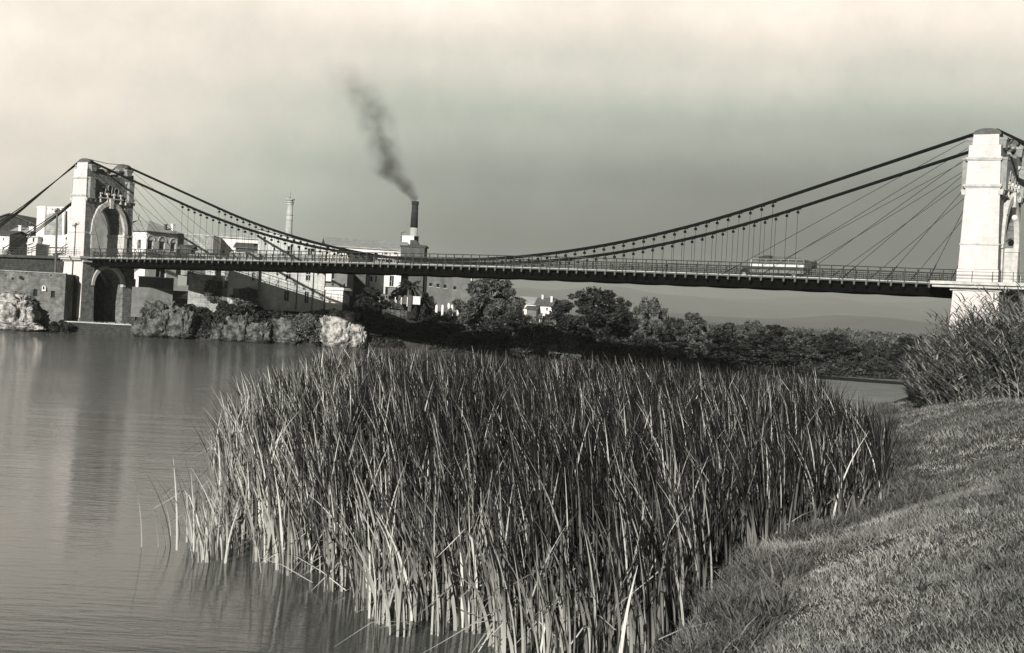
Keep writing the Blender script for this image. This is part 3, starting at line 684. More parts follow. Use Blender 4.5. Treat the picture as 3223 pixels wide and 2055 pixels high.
# --- the bus crossing (nose to the left)
bs = 0
def bus():
    bu = empty('bus', (0, 0, 0)); tag(bu, 'old two-tone bus with roof luggage crossing the bridge deck', 'bus')
    L0, L1 = -2.9, 3.2; wy = 1.05
    mb = MB(); mb.box(L0, L1, -wy, wy, .55, 1.05); mb.box(L0+.02, L1-.02, -wy+.02, wy-.02, 1.05, 1.1); mb.build('lower_body', M['bus_grey'], bu)
    mb = MB(); mb.box(L0+.01, L1-.01, -wy+.03, wy-.03, 1.1, 1.42); mb.build('dark_band', M['bus_dark'], bu)
    mb = MB(); mb.box(L0-.02, L1, -wy-.02, wy+.02, 1.42, 1.72); mb.build('belt', M['bus_cream'], bu)
    for k in range(8):
        for sg in (-1, 1):
            x = L0+.04+k*(L1-L0-.12)/7
            mb = MB(); mb.box(x, x+.09, sg*wy-.03, sg*wy+.03, 1.72, 2.28); mb.build('window_pillar', M['bus_grey'] if k else M['bus_cream'], bu)
    for k in range(7):
        x = L0+.13+k*(L1-L0-.12)/7
        for sg in (-1, 1): MB().box(x, x+(L1-L0-.12)/7-.09, sg*wy-.005, sg*wy+.005, 1.72, 2.28).build('side_window', M['bus_glass'], bu)
    mb = MB(); mb.box(L0-.06, L1+.03, -wy-.04, wy+.04, 2.28, 2.34); mb.box(L0+.1, L1-.1, -wy+.15, wy-.15, 2.34, 2.40); mb.build('roof', M['bus_grey'], bu)
    mb = MB()
    for z in (2.52, 2.64):
        for sg in (-1, 1): mb.tube([(L0+.4, sg*.9, z), (L1-1, sg*.9, z)], .015, 4)
    for k in range(9):
        for sg in (-1, 1): mb.tube([(L0+.4+k*.58, sg*.9, 2.38), (L0+.4+k*.58, sg*.9, 2.64)], .015, 4)
    mb.build('roof_rack', M['iron'], bu)
    # bonnet, wings, wheels, radiator, lamps
    mb = MB(); mb.taper((L0-1.3, L0, -.5, .5), .6, (L0-1.2, L0, -.42, .42), 1.35); mb.build('bonnet', M['bus_dark'], bu)
    mb = MB(); mb.box(L0-1.36, L0-1.3, -.4, .4, .62, 1.3); mb.build('radiator', M['frame'], bu)
    for sg in (-1, 1):
        mb = MB(); n_ = 8; xc = L0-.75
        for k in range(n_):
            a0, a1 = pi*k/n_, pi*(k+1)/n_
            P = lambda a, r_: (xc+r_*cos(a), .48+r_*sin(a))
            (x0, z0), (x1, z1), (x2, z2), (x3, z3) = P(a0, .55), P(a1, .55), P(a1, .62), P(a0, .62)
            y0, y1 = sorted((sg*.55, sg*.98)); mb.hexa([(x0, y0, z0), (x1, y0, z1), (x1, y1, z1), (x0, y1, z0), (x3, y0, z3), (x2, y0, z2), (x2, y1, z2), (x3, y1, z3)])
        mb.build('wing', M['bus_dark'], bu)
        mb = MB(); mb.tube([(L0-1.3, sg*.62, 1.1), (L0-1.05, sg*.62, 1.1)], [.16, .08], 10); mb.build('headlamp', M['frame'], bu)
        for xw in (L0-.75, L1-1.1):
            w = MB(); w.tube([(xw, sg*.72, .44), (xw, sg*.98, .44)], .44, 18); wo = w.build('wheel', M['tyre'], bu)
            MB().tube([(xw, sg*.97, .44), (xw, sg*1.0, .44)], .2, 12).build('hub', M['frame'], wo)
    # rear rack with spare wheel and ladder
    mb = MB(); mb.box(L1+.03, L1+.78, -.85, .85, 1.35, 2.2); mb.build('rear_locker', M['bus_dark'], bu)
    mb = MB()
    for sg in (-.25, .25): mb.tube([(L1+.85, sg, .5), (L1+.85, sg, 2.5)], .025, 5)
    for k in range(7): mb.tube([(L1+.85, -.25, .6+k*.28), (L1+.85, .25, .6+k*.28)], .018, 5)
    mb.build('rear_ladder', M['iron'], bu)
    return bu
M['bus_glass'] = mat('bus_window_glass', g(.1), .08, spec=.5)
bg_ = M['bus_glass'].node_tree.nodes['Principled BSDF']; bg_.inputs['Alpha'].default_value = .08
bu = bus()
sB = 111.7; yB = .2
bu.location = (TLX + sB*AX[0] + yB*AN[0], TLY + sB*AX[1] + yB*AN[1], dz(sB)+.10); bu.rotation_euler = (0, 0, -TH); bu.scale = (1, 1, .87)
def onbus(o, x, y, z):
    p = Vector((TLX, TLY, 0)) + Vector((AX[0], AX[1], 0))*(sB+x) + Vector((AN[0], AN[1], 0))*(yB+y)
    o.location = (p.x, p.y, dz(sB)+.10+z); o.rotation_euler = (0, 0, -TH)
mb = MB(); mb.taper((-.75, .75, -.4, .4), 0, (-.6, .5, -.35, .35), .28); mb.taper((-.3, .8, -.35, .35), .28, (-.1, .6, -.25, .25), .4)
for k in (-.4, .1, .5): mb.tube([(k, -.42, .02), (k, -.3, .3), (k, .3, .3), (k, .42, .02)], .02, 4)
lg = mb.build('luggage_bundle', M['bus_dark']); tag(lg, 'dark luggage bundle strapped on the front of the bus roof', 'luggage'); onbus(lg, -1.55, 0, 2.09)
# ================================================================== THE TOWN
M['rubble_dark'] = mat('dark_rubble_masonry', g(.075), .95, g(.035), 1.8, bump=.12, bscale=4, brick=(.7, .35, .04, .3), stain=.3)
for o in bridge.children:
    if o.name.startswith('retaining_wall'): o.data.materials[0] = M['rubble_dark']
class House:
    def __init__(s, name, label, cat, xc, ytop, ybot, Y, xl, xr, phi, group=None, depth=None):
        s.phi = radians(phi); s.C = at(xc, (ytop+ybot)/2, Y)
        s.z1 = at(xc, ytop, Y)[2]; s.z0 = at(xc, ybot, Y)[2]
        s.e = empty(name, (s.C[0], s.C[1], s.z0), -s.phi); tag(s.e, label, cat, group)
        s.L = -s.fx('L', xl, ytop)[0] if xl is not None else 8
        s.R = s.fx('R', xr, ytop)[0] if xr is not None else (depth or 8)
        s.h = s.z1 - s.z0
    def fx(s, side, px, py):
        a, b = ray(px, py); cx, cy = s.C[0], s.C[1]; c_, s_ = cos(s.phi), sin(s.phi)
        if side == 'L':
            u = (a*cy - cx)/(c_ + a*s_); return u, H + b*(cy - u*s_) - s.z0
        v = (a*cy - cx)/(s_ - a*c_); return v, H + b*(cy + v*c_) - s.z0
    def face(s, mb, side, holes, dep=.28):
        """wall face with real openings; holes = [(u0,u1,z0,z1)] in face coordinates"""
        if side == 'L': O = Vector((-s.L, 0, 0)); U = Vector((1, 0, 0)); Nn = Vector((0, -1, 0)); w = s.L; hh = [(a+s.L, b+s.L, c, d) for a, b, c, d in holes]
        else: O = Vector((0, 0, 0)); U = Vector((0, 1, 0)); Nn = Vector((1, 0, 0)); w = s.R; hh = holes
        hh = [(max(.05, a), min(w-.05, b), max(.05, c), min(s.h-.05, d)) for a, b, c, d in hh]; hh = [q for q in hh if q[1]-q[0] > .05 and q[3]-q[2] > .05]
        us = sorted({0, w, *[q[0] for q in hh], *[q[1] for q in hh]}); vs = sorted({0, s.h, *[q[2] for q in hh], *[q[3] for q in hh]})
        P = lambda u, v, d=0: tuple(O + U*u + Vector((0, 0, v)) - Nn*d)
        for u0, u1 in zip(us, us[1:]):
            for v0, v1 in zip(vs, vs[1:]):
                um, vm = (u0+u1)/2, (v0+v1)/2
                if any(a < um < b and c < vm < d for a, b, c, d in hh): continue
                mb.quad(P(u0, v0), P(u1, v0), P(u1, v1), P(u0, v1))
        for a, b, c, d in hh:
            mb.quad(P(a, c), P(a, d), P(a, d, dep), P(a, c, dep)); mb.quad(P(b, c), P(b, c, dep), P(b, d, dep), P(b, d))
            mb.quad(P(a, c), P(a, c, dep), P(b, c, dep), P(b, c)); mb.quad(P(a, d), P(b, d), P(b, d, dep), P(a, d, dep))
        return hh, P
    def walls(s, mL, mR=None, holesL=(), holesR=(), pxL=(), pxR=(), bars=True, sill=True):
        def conv(side, r_):
            p = s.fx(side, r_[0], (r_[1]+r_[3])/2); q = s.fx(side, r_[2], (r_[1]+r_[3])/2); xm = (r_[0]+r_[2])/2
            zt = s.fx(side, xm, r_[1])[1]; zb = s.fx(side, xm, r_[3])[1]; return (min(p[0], q[0]), max(p[0], q[0]), zb, zt)
        HL = list(holesL) + [conv('L', r_) for r_ in pxL]; HR = list(holesR) + [conv('R', r_) for r_ in pxR]
        mb = MB(); hl, PL = s.face(mb, 'L', HL)
        mb.quad((-s.L, 0, 0), (-s.L, 0, s.h), (-s.L, s.R, s.h), (-s.L, s.R, 0)); mb.quad((-s.L, s.R, 0), (-s.L, s.R, s.h), (0, s.R, s.h), (0, s.R, 0))
        mb.quad((-s.L, 0, s.h), (0, 0, s.h), (0, s.R, s.h), (-s.L, s.R, s.h)) 
        mb2 = mb if mR is None else MB()
        hr, PR = s.face(mb2, 'R', HR)
        mb.build('wall', mL, s.e)
        if mR is not None: mb2.build('side_wall', mR, s.e)
        for hh, P in ((hl, PL), (hr, PR)):
            for a, b, c, d in hh:
                m_ = MB(); m_.quad(P(a, c, .27), P(b, c, .27), P(b, d, .27), P(a, d, .27))
                if d-c < 4 and b-a < 3: 
                    fo = MB(); t = min(.07, (b-a)*.12)
                    def bar(u0, u1, v0, v1): fo.hexa([P(u0, v0, .26), P(u1, v0, .26), P(u1, v0, .2), P(u0, v0, .2), P(u0, v1, .26), P(u1, v1, .26), P(u1, v1, .2), P(u0, v1, .2)])
                    bar(a, a+t, c, d); bar(b-t, b, c, d); bar(a+t, b-t, d-t, d); bar(a+t, b-t, c, c+t)
                    if bars: bar((a+b)/2-t/2, (a+b)/2+t/2, c+t, d-t); bar(a+t, (a+b)/2-t/2, (c+d)/2-t/2, (c+d)/2+t/2)
                    wn = m_.build('window', M['glass'], s.e); fo.build('window_frame', M['frame'] if bars else M['wood'], wn)
                    if sill:
                        sb = MB(); sb.hexa([P(a-.08, c-.09, .02), P(b+.08, c-.09, .02), P(b+.08, c-.09, -.1), P(a-.08, c-.09, -.1), P(a-.08, c-.01, .02), P(b+.08, c-.01, .02), P(b+.08, c-.01, -.1), P(a-.08, c-.01, -.1)])
                        sb.build('sill', M['trim'], wn)
                else: m_.build('doorway', M['void'], s.e)
        return s
    def flat(s, m=None, o=.15, t=.25, par=.0, pm=None):
        mb = MB(); mb.box(-s.L-o, o, -o, s.R+o, s.h+.003, s.h+t); mb.build('cornice' if par == 0 else 'roof', m or M['trim'], s.e)
        if par:
            mb = MB()
            for x0, x1, y0, y1 in ((-s.L, 0, 0, .25), (-s.L, 0, s.R-.25, s.R), (-s.L, -s.L+.25, .25, s.R-.25), (-.25, 0, .25, s.R-.25)): mb.box(x0, x1, y0, y1, s.h+t, s.h+t+par)
            mb.build('parapet', pm or M['white'], s.e)
        return s
    def hip(s, rise, m=None, o=.45, ridge=None, nm='roof'):
        m = m or M['roof']; x0, x1, y0, y1 = -s.L-o, o, -o, s.R+o; z = s.h; mb = MB()
        mb.box(x0, x1, y0, y1, z+.003, z+.12)
        cx, cy = (x0+x1)/2, (y0+y1)/2; rl = max(0, abs((x1-x0)-(y1-y0))/2) if ridge is None else ridge
        a, b = ((cx-rl, cy), (cx+rl, cy)) if (x1-x0) > (y1-y0) else ((cx, cy-rl), (cx, cy+rl))
        A, B = (*a, z+rise), (*b, z+rise); z += .12
        if (x1-x0) > (y1-y0):
            mb.quad((x0, y0, z), (x1, y0, z), B, A); mb.quad((x1, y1, z), (x0, y1, z), A, B); mb.tri((x1, y0, z), (x1, y1, z), B); mb.tri((x0, y1, z), (x0, y0, z), A)
        else:
            mb.quad((x1, y0, z), (x1, y1, z), B, A); mb.quad((x0, y1, z), (x0, y0, z), A, B); mb.tri((x0, y0, z), (x1, y0, z), A); mb.tri((x1, y1, z), (x0, y1, z), B)
        s.roof = mb.build(nm, m, s.e); return s
    def gable(s, rise, m=None, o=.35, along='x', wallm=None):
        m = m or M['roof']; z = s.h; x0, x1, y0, y1 = -s.L-o, o, -o, s.R+o; mb = MB(); t = .18; wb = MB()
        if along == 'x':
            cy = (y0+y1)/2
            for ya, yb in ((y0, cy), (cy, y1)):
                za, zb = (z, z+rise) if ya == y0 else (z+rise, z)
                mb.hexa([(x0, ya, za), (x1, ya, za), (x1, yb, zb), (x0, yb, zb), (x0, ya, za+t), (x1, ya, za+t), (x1, yb, zb+t), (x0, yb, zb+t)])
            wbs = [MB().tri((x, 0, z), (x, s.R, z), (x, cy, z+rise-.2)) for x in (-s.L+.01, -.01)]
        else:
            cx = (x0+x1)/2
            for xa, xb in ((x0, cx), (cx, x1)):
                za, zb = (z, z+rise) if xa == x0 else (z+rise, z)
                mb.hexa([(xa, y0, za), (xb, y0, zb), (xb, y1, zb), (xa, y1, za), (xa, y0, za+t), (xb, y0, zb+t), (xb, y1, zb+t), (xa, y1, za+t)])
            wbs = [MB().tri((-s.L, y, z), (0, y, z), (cx, y, z+rise-.2)) for y in (.01, s.R-.01)]
        s.roof = mb.build('roof', m, s.e); [w_.build('gable', wallm or M['white'], s.e) for w_ in wbs]; return s
    def chimney(s, x, y, z, w=.5, h=1.4, m=None):
        mb = MB(); mb.box(x-w/2, x+w/2, y-w/2, y+w/2, z, z+h); mb.box(x-w/2-.08, x+w/2+.08, y-w/2-.08, y+w/2+.08, z+h, z+h+.12); mb.build('chimney', m or M['white'], getattr(s, 'roof', s.e)); return s
    def strip(s, side, px0, px1, m, nm='pilaster', pr=.08, z0=0., z1=None):
        a = s.fx(side, px0, 800)[0]; b = s.fx(side, px1, 800)[0]; a, b = min(a, b), max(a, b); z1 = z1 or s.h-.02; mb = MB()
        if side == 'L': mb.box(a, b, -pr, -.003, z0, z1)
        else: mb.box(.003, pr, a, b, z0, z1)
        mb.build(nm, m, s.e); return s

# --- far left: dark barn with a broad gable, low white houses before it
h = House('barn', 'dark gabled barn rising over the white houses at the left edge', 'barn', 114, 712, 835, 262, -60, None, 4, depth=14); h.walls(M['rubble_dark'], M['grey']).gable(2.2, M['darkroof'], along='y', wallm=M['rubble_dark'])
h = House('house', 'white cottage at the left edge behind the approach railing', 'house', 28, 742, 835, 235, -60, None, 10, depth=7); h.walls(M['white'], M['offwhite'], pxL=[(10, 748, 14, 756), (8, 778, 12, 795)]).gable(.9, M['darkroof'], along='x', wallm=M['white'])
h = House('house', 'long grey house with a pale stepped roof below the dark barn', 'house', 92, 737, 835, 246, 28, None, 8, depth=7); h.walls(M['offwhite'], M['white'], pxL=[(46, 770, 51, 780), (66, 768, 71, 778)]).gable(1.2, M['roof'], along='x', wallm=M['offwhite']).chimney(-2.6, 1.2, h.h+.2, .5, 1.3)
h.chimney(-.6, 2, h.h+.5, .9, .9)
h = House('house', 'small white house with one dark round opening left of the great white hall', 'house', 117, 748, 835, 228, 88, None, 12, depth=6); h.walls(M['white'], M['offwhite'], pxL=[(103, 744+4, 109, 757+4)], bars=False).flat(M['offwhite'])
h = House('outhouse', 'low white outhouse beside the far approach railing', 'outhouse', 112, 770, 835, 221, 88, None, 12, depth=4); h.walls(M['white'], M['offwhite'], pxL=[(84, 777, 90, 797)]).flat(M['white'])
# great white hall left of the tower
h = House('hall', 'large white hall with grey stone panel and tall slot beside the far tower', 'hall', 236, 655, 835, 226, 118, None, 30, depth=12)
h.walls(M['white'], M['offwhite']).flat(M['white'], .12, .22)
a = [h.fx('L', x, y) for x, y in ((142, 676), (196, 664), (196, 741), (142, 752))]
mb = MB(); mb.quad((a[3][0], -.012, a[3][1]), (a[2][0], -.012, a[2][1]), (a[1][0], -.012, a[1][1]), (a[0][0], -.012, a[0][1])); mb.build('stone_panel', M['rubble_pale'], h.e)
a = [h.fx('L', x, y) for x, y in ((202, 666), (213, 664), (213, 736), (202, 740))]
mb = MB(); mb.quad((a[3][0], -.014, a[3][1]), (a[2][0], -.014, a[2][1]), (a[1][0], -.014, a[1][1]), (a[0][0], -.014, a[0][1])); mb.build('tall_opening', M['void'], h.e)
h.strip('L', 118, 143, M['white'], 'corner_pilaster', .5, 0, h.h+.3); h.strip('L', 196.5, 201.5, M['white'], 'pilaster', .3); h.strip('L', 213.5, 219, M['white'], 'pilaster', .3)
mb = MB(); u = h.fx('L', 236, 700)[0]; mb.box(-h.L+1.5, .3, -.45, -.30, 3.0, h.fx('L', 200, 742)[1]); mb.build('ledge', M['white'], h.e)

# villa with arched windows
vil = House('villa', 'cream villa with hipped roof and three arched windows right of the far tower', 'villa', 458, 727, 905, 232, 330, 568, 33.4)
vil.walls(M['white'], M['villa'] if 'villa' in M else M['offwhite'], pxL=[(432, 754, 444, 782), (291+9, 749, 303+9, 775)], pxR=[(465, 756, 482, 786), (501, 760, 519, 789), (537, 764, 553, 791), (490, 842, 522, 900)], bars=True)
vil.hip(2.2, M['roof'], .5)
for x0, x1, yt, yb in ((461, 486, 744, 780), (497, 523, 748, 783), (533, 557, 753, 786)):
    p = vil.fx('R', x0, yb); q = vil.fx('R', x1, yb); cy = (p[0]+q[0])/2; r_ = (q[0]-p[0])/2; zc = vil.fx('R', (x0+x1)/2, yt+12)[1]; mb = MB(); n_ = 10
    for k in range(n_):
        a0, a1 = pi*k/n_, pi*(k+1)/n_; P = lambda a_, rr: (cy+rr*cos(a_), zc+rr*sin(a_))
        p0, p1, p2, p3 = P(a0, r_-.12), P(a1, r_-.12), P(a1, r_+.06), P(a0, r_+.06)
        mb.hexa([(.003, *p0), (.1, *p0), (.1, *p3), (.003, *p3), (.003, *p1), (.1, *p1), (.1, *p2), (.003, *p2)])
    mb.build('window_arch', M['trim'], vil.e)
z = vil.fx('R', 520, 800)[1]; MB().box(.003, .12, .1, vil.R-.1, z-.1, z+.1).build('string_course', M['trim'], vil.e)
vil.chimney(-.6, vil.R-1.2, vil.h+.2, .55, 1.5, M['white']); vil.chimney(-.6, vil.R*.62, vil.h+.3, .35, 1.2, M['darkgrey'])
mb = MB(); mb.tube([(-vil.L/2, vil.R/2-1, vil.h+2.1), (-vil.L/2, vil.R/2-1, vil.h+3.4)], [.09, .03], 6); mb.build('finial', M['iron'], vil.e)

# rough stone gable wall, long white warehouse
h = House('stone_wall_house', 'rough grey stone house wall between the villa and the white warehouse', 'house', 669, 743, 870, 222, 560, None, -4, depth=9); h.walls(M['rubble_pale'], M['white']).flat(M['offwhite'], .1, .15)
h = House('warehouse', 'long white warehouse with low tiled roof behind the bridge railing', 'warehouse', 862, 757, 880, 232, 670, None, -6, depth=12)
h.walls(M['white'], M['offwhite'], pxL=[(700+42*k, 783, 706+42*k, 795) for k in range(4)]).gable(1.1, M['offwhite'], along='x', wallm=M['white'])
# row of low sheds right behind the railing
h = House('shed', 'dark low shed behind the railing left of the warehouse', 'shed', 600, 785, 850, 205, 566, None, -4, depth=4); h.walls(M['darkgrey'], M['darkgrey']).gable(.6, M['darkroof'], along='x', wallm=M['darkgrey'])
h = House('shed', 'wide dark shed roof showing above the railing before the warehouse', 'shed', 812, 784, 850, 206, 742, None, -4, depth=5); h.walls(M['darkbrick'], M['darkgrey']).gable(.8, M['darkroof'], along='x', wallm=M['darkbrick'])

# brick factory on the river bank
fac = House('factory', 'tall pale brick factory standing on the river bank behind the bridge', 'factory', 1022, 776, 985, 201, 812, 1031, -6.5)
fac.walls(M['brick'], M['darkbrick'], pxL=[(894, 915, 910, 948), (958, 918, 972, 955), (901, 851, 916, 879), (963, 851, 978, 884), (905, 775, 922, 800), (969, 782, 984, 802)], bars=True)  # end wall in darker brick, its shade put into the colour
mb = MB(); x0, x1 = -fac.L-.3, .3; 
mb.hexa([(x0, -.3, fac.h+2.1), (x1, -.3, fac.h+.0), (x1, fac.R+.3, fac.h+.0), (x0, fac.R+.3, fac.h+2.1), (x0, -.3, fac.h+2.35), (x1, -.3, fac.h+.25), (x1, fac.R+.3, fac.h+.25), (x0, fac.R+.3, fac.h+2.35)]); mb.build('roof', M['roof'], fac.e)
mb = MB(); mb.hexa([(-fac.L, .0, fac.h), (0, .0, fac.h), (0, .3, fac.h), (-fac.L, .3, fac.h), (-fac.L, .0, fac.h+2.08), (0, .0, fac.h+.02), (0, .3, fac.h+.02), (-fac.L, .3, fac.h+2.08)]); mb.build('upper_wall', M['brick'], fac.e)
mb = MB(); k = 0; z = .2
while z < fac.h-.5: mb.box(-(.75 if k % 2 else .5), .02, -.05, -.003, z, z+.38); z += .42; k += 1
mb.build('quoins', M['trim'], fac.e)
for px in (935, 985):
    u = fac.fx('L', px, 900)[0]; MB().tube([(u, -.12, .3), (u, -.12, fac.h-.1)], .07, 6).build('drain_pipe', M['iron'], fac.e)
mb = MB(); mb.box(-fac.L, 0, -.09, -.003, 5.6, 5.75); mb.build('string_course', M['trim'], fac.e)
h = House('factory_wing', 'dull brick wing with one narrow window left of the factory', 'building', 813, 800, 960, 199, 727, None, -8, depth=14)
h.walls(M['darkbrick2'] if 'darkbrick2' in M else M['brick'], M['darkbrick'], pxL=[(793, 858, 802, 883)], bars=True).flat(M['offwhite'], .1, .15); h.strip('L', 723, 729, M['offwhite'], 'corner_strip', .1)
h = House('building', 'grey building with a dark doorway between white posts under the deck', 'building', 724, 810, 905, 205, 592, None, -6, depth=8)
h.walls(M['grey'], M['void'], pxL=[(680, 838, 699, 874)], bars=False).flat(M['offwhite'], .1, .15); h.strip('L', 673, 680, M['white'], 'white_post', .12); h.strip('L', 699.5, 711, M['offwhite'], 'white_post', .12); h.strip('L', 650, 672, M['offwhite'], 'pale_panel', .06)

# long factory shed with light roof
h = House('factory_shed', 'long low factory shed with sunlit tiled roof left of the chimney', 'shed', 1292, 790, 900, 236, 1030, None, -12, depth=16)
h.walls(M['white'], M['grey'], pxL=[(1060+30*k, 794, 1070+30*k, 800) for k in range(7)], bars=False)
mb = MB(); mb.hexa([(-h.L-.3, -.3, h.h-.1), (.3, -.3, h.h-.1), (.3, h.R*.5, h.h+1.75), (-h.L-.3, h.R*.5, h.h+1.75), (-h.L-.3, -.3, h.h+.12), (.3, -.3, h.h+.12), (.3, h.R*.5, h.h+1.97), (-h.L-.3, h.R*.5, h.h+1.97)])
mb.hexa([(-h.L-.3, h.R*.5, h.h+1.75), (.3, h.R*.5, h.h+1.75), (.3, h.R+.3, h.h-.1), (-h.L-.3, h.R+.3, h.h-.1), (-h.L-.3, h.R*.5, h.h+1.97), (.3, h.R*.5, h.h+1.97), (.3, h.R+.3, h.h+.12), (-h.L-.3, h.R+.3, h.h+.12)]); mb.build('roof', M['shed_roof'] if 'shed_roof' in M else M['roof'], h.e)
# boiler house and its white tank tower beside the smoking chimney
h = House('boiler_house', 'dark brick boiler house with ledge at the foot of the smoking chimney', 'building', 1334, 776, 900, 238, 1290, None, 0, depth=7); h.walls(M['darkbrick'], M['darkbrick']).flat(M['darkgrey'], .25, .25)
h.strip('L', 1290, 1294, M['white'], 'white_corner', .15)
mb = MB(); mb.taper((-h.L, -1., .1, 4), h.h+.25, (-h.L, -1.6, .1, 4), h.h+1.1); mb.build('upper_stage', M['darkgrey'], h.e)
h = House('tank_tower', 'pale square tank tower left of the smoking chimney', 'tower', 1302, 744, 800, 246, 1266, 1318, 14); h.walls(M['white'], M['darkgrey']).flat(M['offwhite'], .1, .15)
mb = MB(); mb.tube([(-h.L-.15, -.1, 0), (-h.L-.15, -.1, h.h+.6), (-h.L+.6, -.1, h.h+.8)], .07, 6); mb.build('drain_pipe', M['iron'], h.e)

def stack(name, label, x, yt, yb, Y, r0, r1, m, collar, dark_top=0):
    bx, by, bz = at(x, yb, Y); tz = at(x, yt, Y)[2]; e_ = empty(name, (bx, by, bz-6)); tag(e_, label, 'chimney'); hh = tz-bz+6
    if dark_top:
        k = hh - dark_top
        mb = MB(); rk = r0+(r1-r0)*k/hh; mb.lathe((0, 0, 0), [(r0, 0), (rk, k)], 24); mb.build('shaft', m, e_, smooth=True)
        mb = MB(); mb.lathe((0, 0, 0), [(rk+.003, k), (r1, hh)], 24); mb.build('sooty_top', M['soot'], e_, smooth=True)
    else:
        mb = MB(); mb.lathe((0, 0, 0), [(r0, 0), (r1, hh)], 24); mb.build('shaft', m, e_, smooth=True)
    mb = MB()
    for z, dr, t in collar:
        zz = hh - z; rr = r0+(r1-r0)*zz/hh; mb.lathe((0, 0, 0), [(rr+.02, zz-t*.4), (rr+dr, zz), (rr+dr, zz+t), (rr+.02, zz+t+.04)], 24)
    mb.build('collar', m if not dark_top else M['soot'], e_); return e_
M['soot'] = mat('sooty_chimney_brick', g(.02), .9, g(.035), 1.2)
c1 = stack('factory_chimney', 'slender pale brick chimney with flared collar rising over the factory', 908, 625, 745, 238, .80, .50, M['brick_stack'], [(.25, .32, .18), (.7, .2, .16), (1.1, .1, .25), (3.0, .1, .15), (3.9, .1, .12)])
mb = MB(); hh = at(908, 625, 238)[2]-at(908, 745, 238)[2]+6; mb.tube([(0, 0, hh-.3), (0, 0, hh+1.4)], [.05, .02], 5); mb.tube([(.3, 0, hh-.1), (-.3, 0, hh+.15)], .1, 6); mb.build('lightning_rod', M['iron'], c1)
CH2 = at(1307, 634, 250)
c2 = stack('smoking_chimney', 'round chimney with black sooty upper half giving off dark smoke', 1300, 634, 775, 250, .98, .58, M['stack_pale'] if 'stack_pale' in M else M['brick_stack'], [(.5, .09, .5), (1.3, .04, .12)], dark_top=5.0)
dx = CH2[0]-c2.location.x

# --- under the deck, right of the factory
h = House('gatehouse', 'small white cube house with cornice on the pale rock', 'pavilion', 1078, 914, 990, 200.0, 1026, 1101, 25)
h.walls(M['white'], M['grey'], pxL=[(1044, 969, 1052, 981)], bars=False, sill=False); mb = MB(); mb.box(-h.L-.25, .25, -.25, h.R+.25, h.h, h.h+.22); mb.box(-h.L-.12, .12, -.12, h.R+.12, h.h+.22, h.h+.4); mb.build('cornice', M['white'], h.e)  # right wall greyer, that side's shade put into its colour
h = House('turret_house', 'grey house with toothed parapet above the small white cube house', 'house', 1092, 855, 930, 203, 1044, None, 2, depth=6); h.walls(M['grey'], M['grey'], pxL=[(1081, 892, 1086, 912), (1044.5, 855, 1052, 878)], bars=False).flat(M['grey'], .1, .2, .5, M['grey'])
h = House('backhouse', 'dark plain building behind the factory corner under the deck', 'building', 1150, 800, 985, 215, 1098, None, 0, depth=10); h.walls(M['darkbrick'], M['darkgrey']).flat(M['darkgrey'])
h = House('house', 'low pale house with lean-to left of the white palm house', 'house', 1214, 858, 925, 222, 1150, None, -2, depth=7); h.walls(M['offwhite'], M['white'], pxL=[(1166, 870, 1172, 885), (1181, 868, 1186, 888), (1210, 868, 1214, 887)], bars=False).flat(M['offwhite'], .15, .2)
h = House('house', 'white house with one tall shuttered window left of the palm', 'house', 1262, 835, 905, 216, 1212, None, -2, depth=8); h.walls(M['white'], M['white'], pxL=[(1226, 868, 1240, 902)], bars=True).flat(M['white'], .1, .2)
h = House('house', 'dark brick house wall rising behind the palm tree', 'house', 1332, 780, 960, 219, 1262, None, -2, depth=8); h.walls(M['darkbrick'], M['darkbrick']).flat(M['darkgrey'])
h = House('factory_block', 'long grey block with a row of four square windows', 'building', 1480, 873, 985, 222, 1334, None, -10, depth=12)
h.walls(M['grey'], M['grey'], pxL=[(1351, 891, 1361, 901), (1374, 893, 1384, 904), (1396, 896, 1406, 907), (1427, 901, 1437, 912)], bars=False); h.flat(M['grey'], .2, .15, .9, M['grey'])
h.strip('L', 1340, 1346, M['white'], 'white_corner', .15)
h = House('house', 'pale flat roof showing over the grey four-window block', 'house', 1485, 869, 900, 240, 1418, None, 0, depth=6); h.walls(M['white'], M['offwhite']).flat(M['offwhite'])
# terraces and garden walls
def wallbox(name, label, cat, px0, px1, ytop, ybot, Y, m, th=.6, dY=0, cap=None, group=None):
    a = at(px0, ytop, Y); b = at(px1, ytop, Y+dY); z0 = at((px0+px1)/2, ybot, Y)[2]; e_ = empty(name, (a[0], a[1], z0), atan2(b[1]-a[1], b[0]-a[0])); tag(e_, label, cat, group)
    L_ = math.hypot(b[0]-a[0], b[1]-a[1]); mb = MB(); h0, h1 = a[2]-z0, at(px1, at_y_same(px0, ytop, px1), Y+dY)[2]-z0
    n_ = max(3, int(L_/1.1)); prev = None
    for k in range(n_):
        x0, x1 = L_*k/n_, L_*(k+1)/n_; j0 = .12*noise.noise((x0*.8, px0, 0)); j1 = .12*noise.noise((x1*.8, px0, 0))
        if cap: j0 = j1 = 0
        mb.hexa([(x0, 0, 0), (x1, 0, 0), (x1, th, 0), (x0, th, 0), (x0, 0, h0+j0), (x1, 0, h0+j1), (x1, th, h0+j1), (x0, th, h0+j0)])
    mb.build('masonry', m, e_)
    if cap: MB().box(-.08, L_+.08, -.08, th+.08, h0, h0+.14).build('coping', cap, e_)
    return e_
def at_y_same(px0, y, px1): return y + (px1-px0)*tan(ROLL)
wallbox('garden_wall', 'mottled grey terrace wall with dark slots on the bank below the houses', 'wall', 1215, 1281, 974, 1065, 198, M['rubble'], 5, 1)
wallbox('garden_wall', 'upper grey garden wall beneath the palm tree', 'wall', 1160, 1250, 940, 985, 204, M['offwhite'], .5, 1)
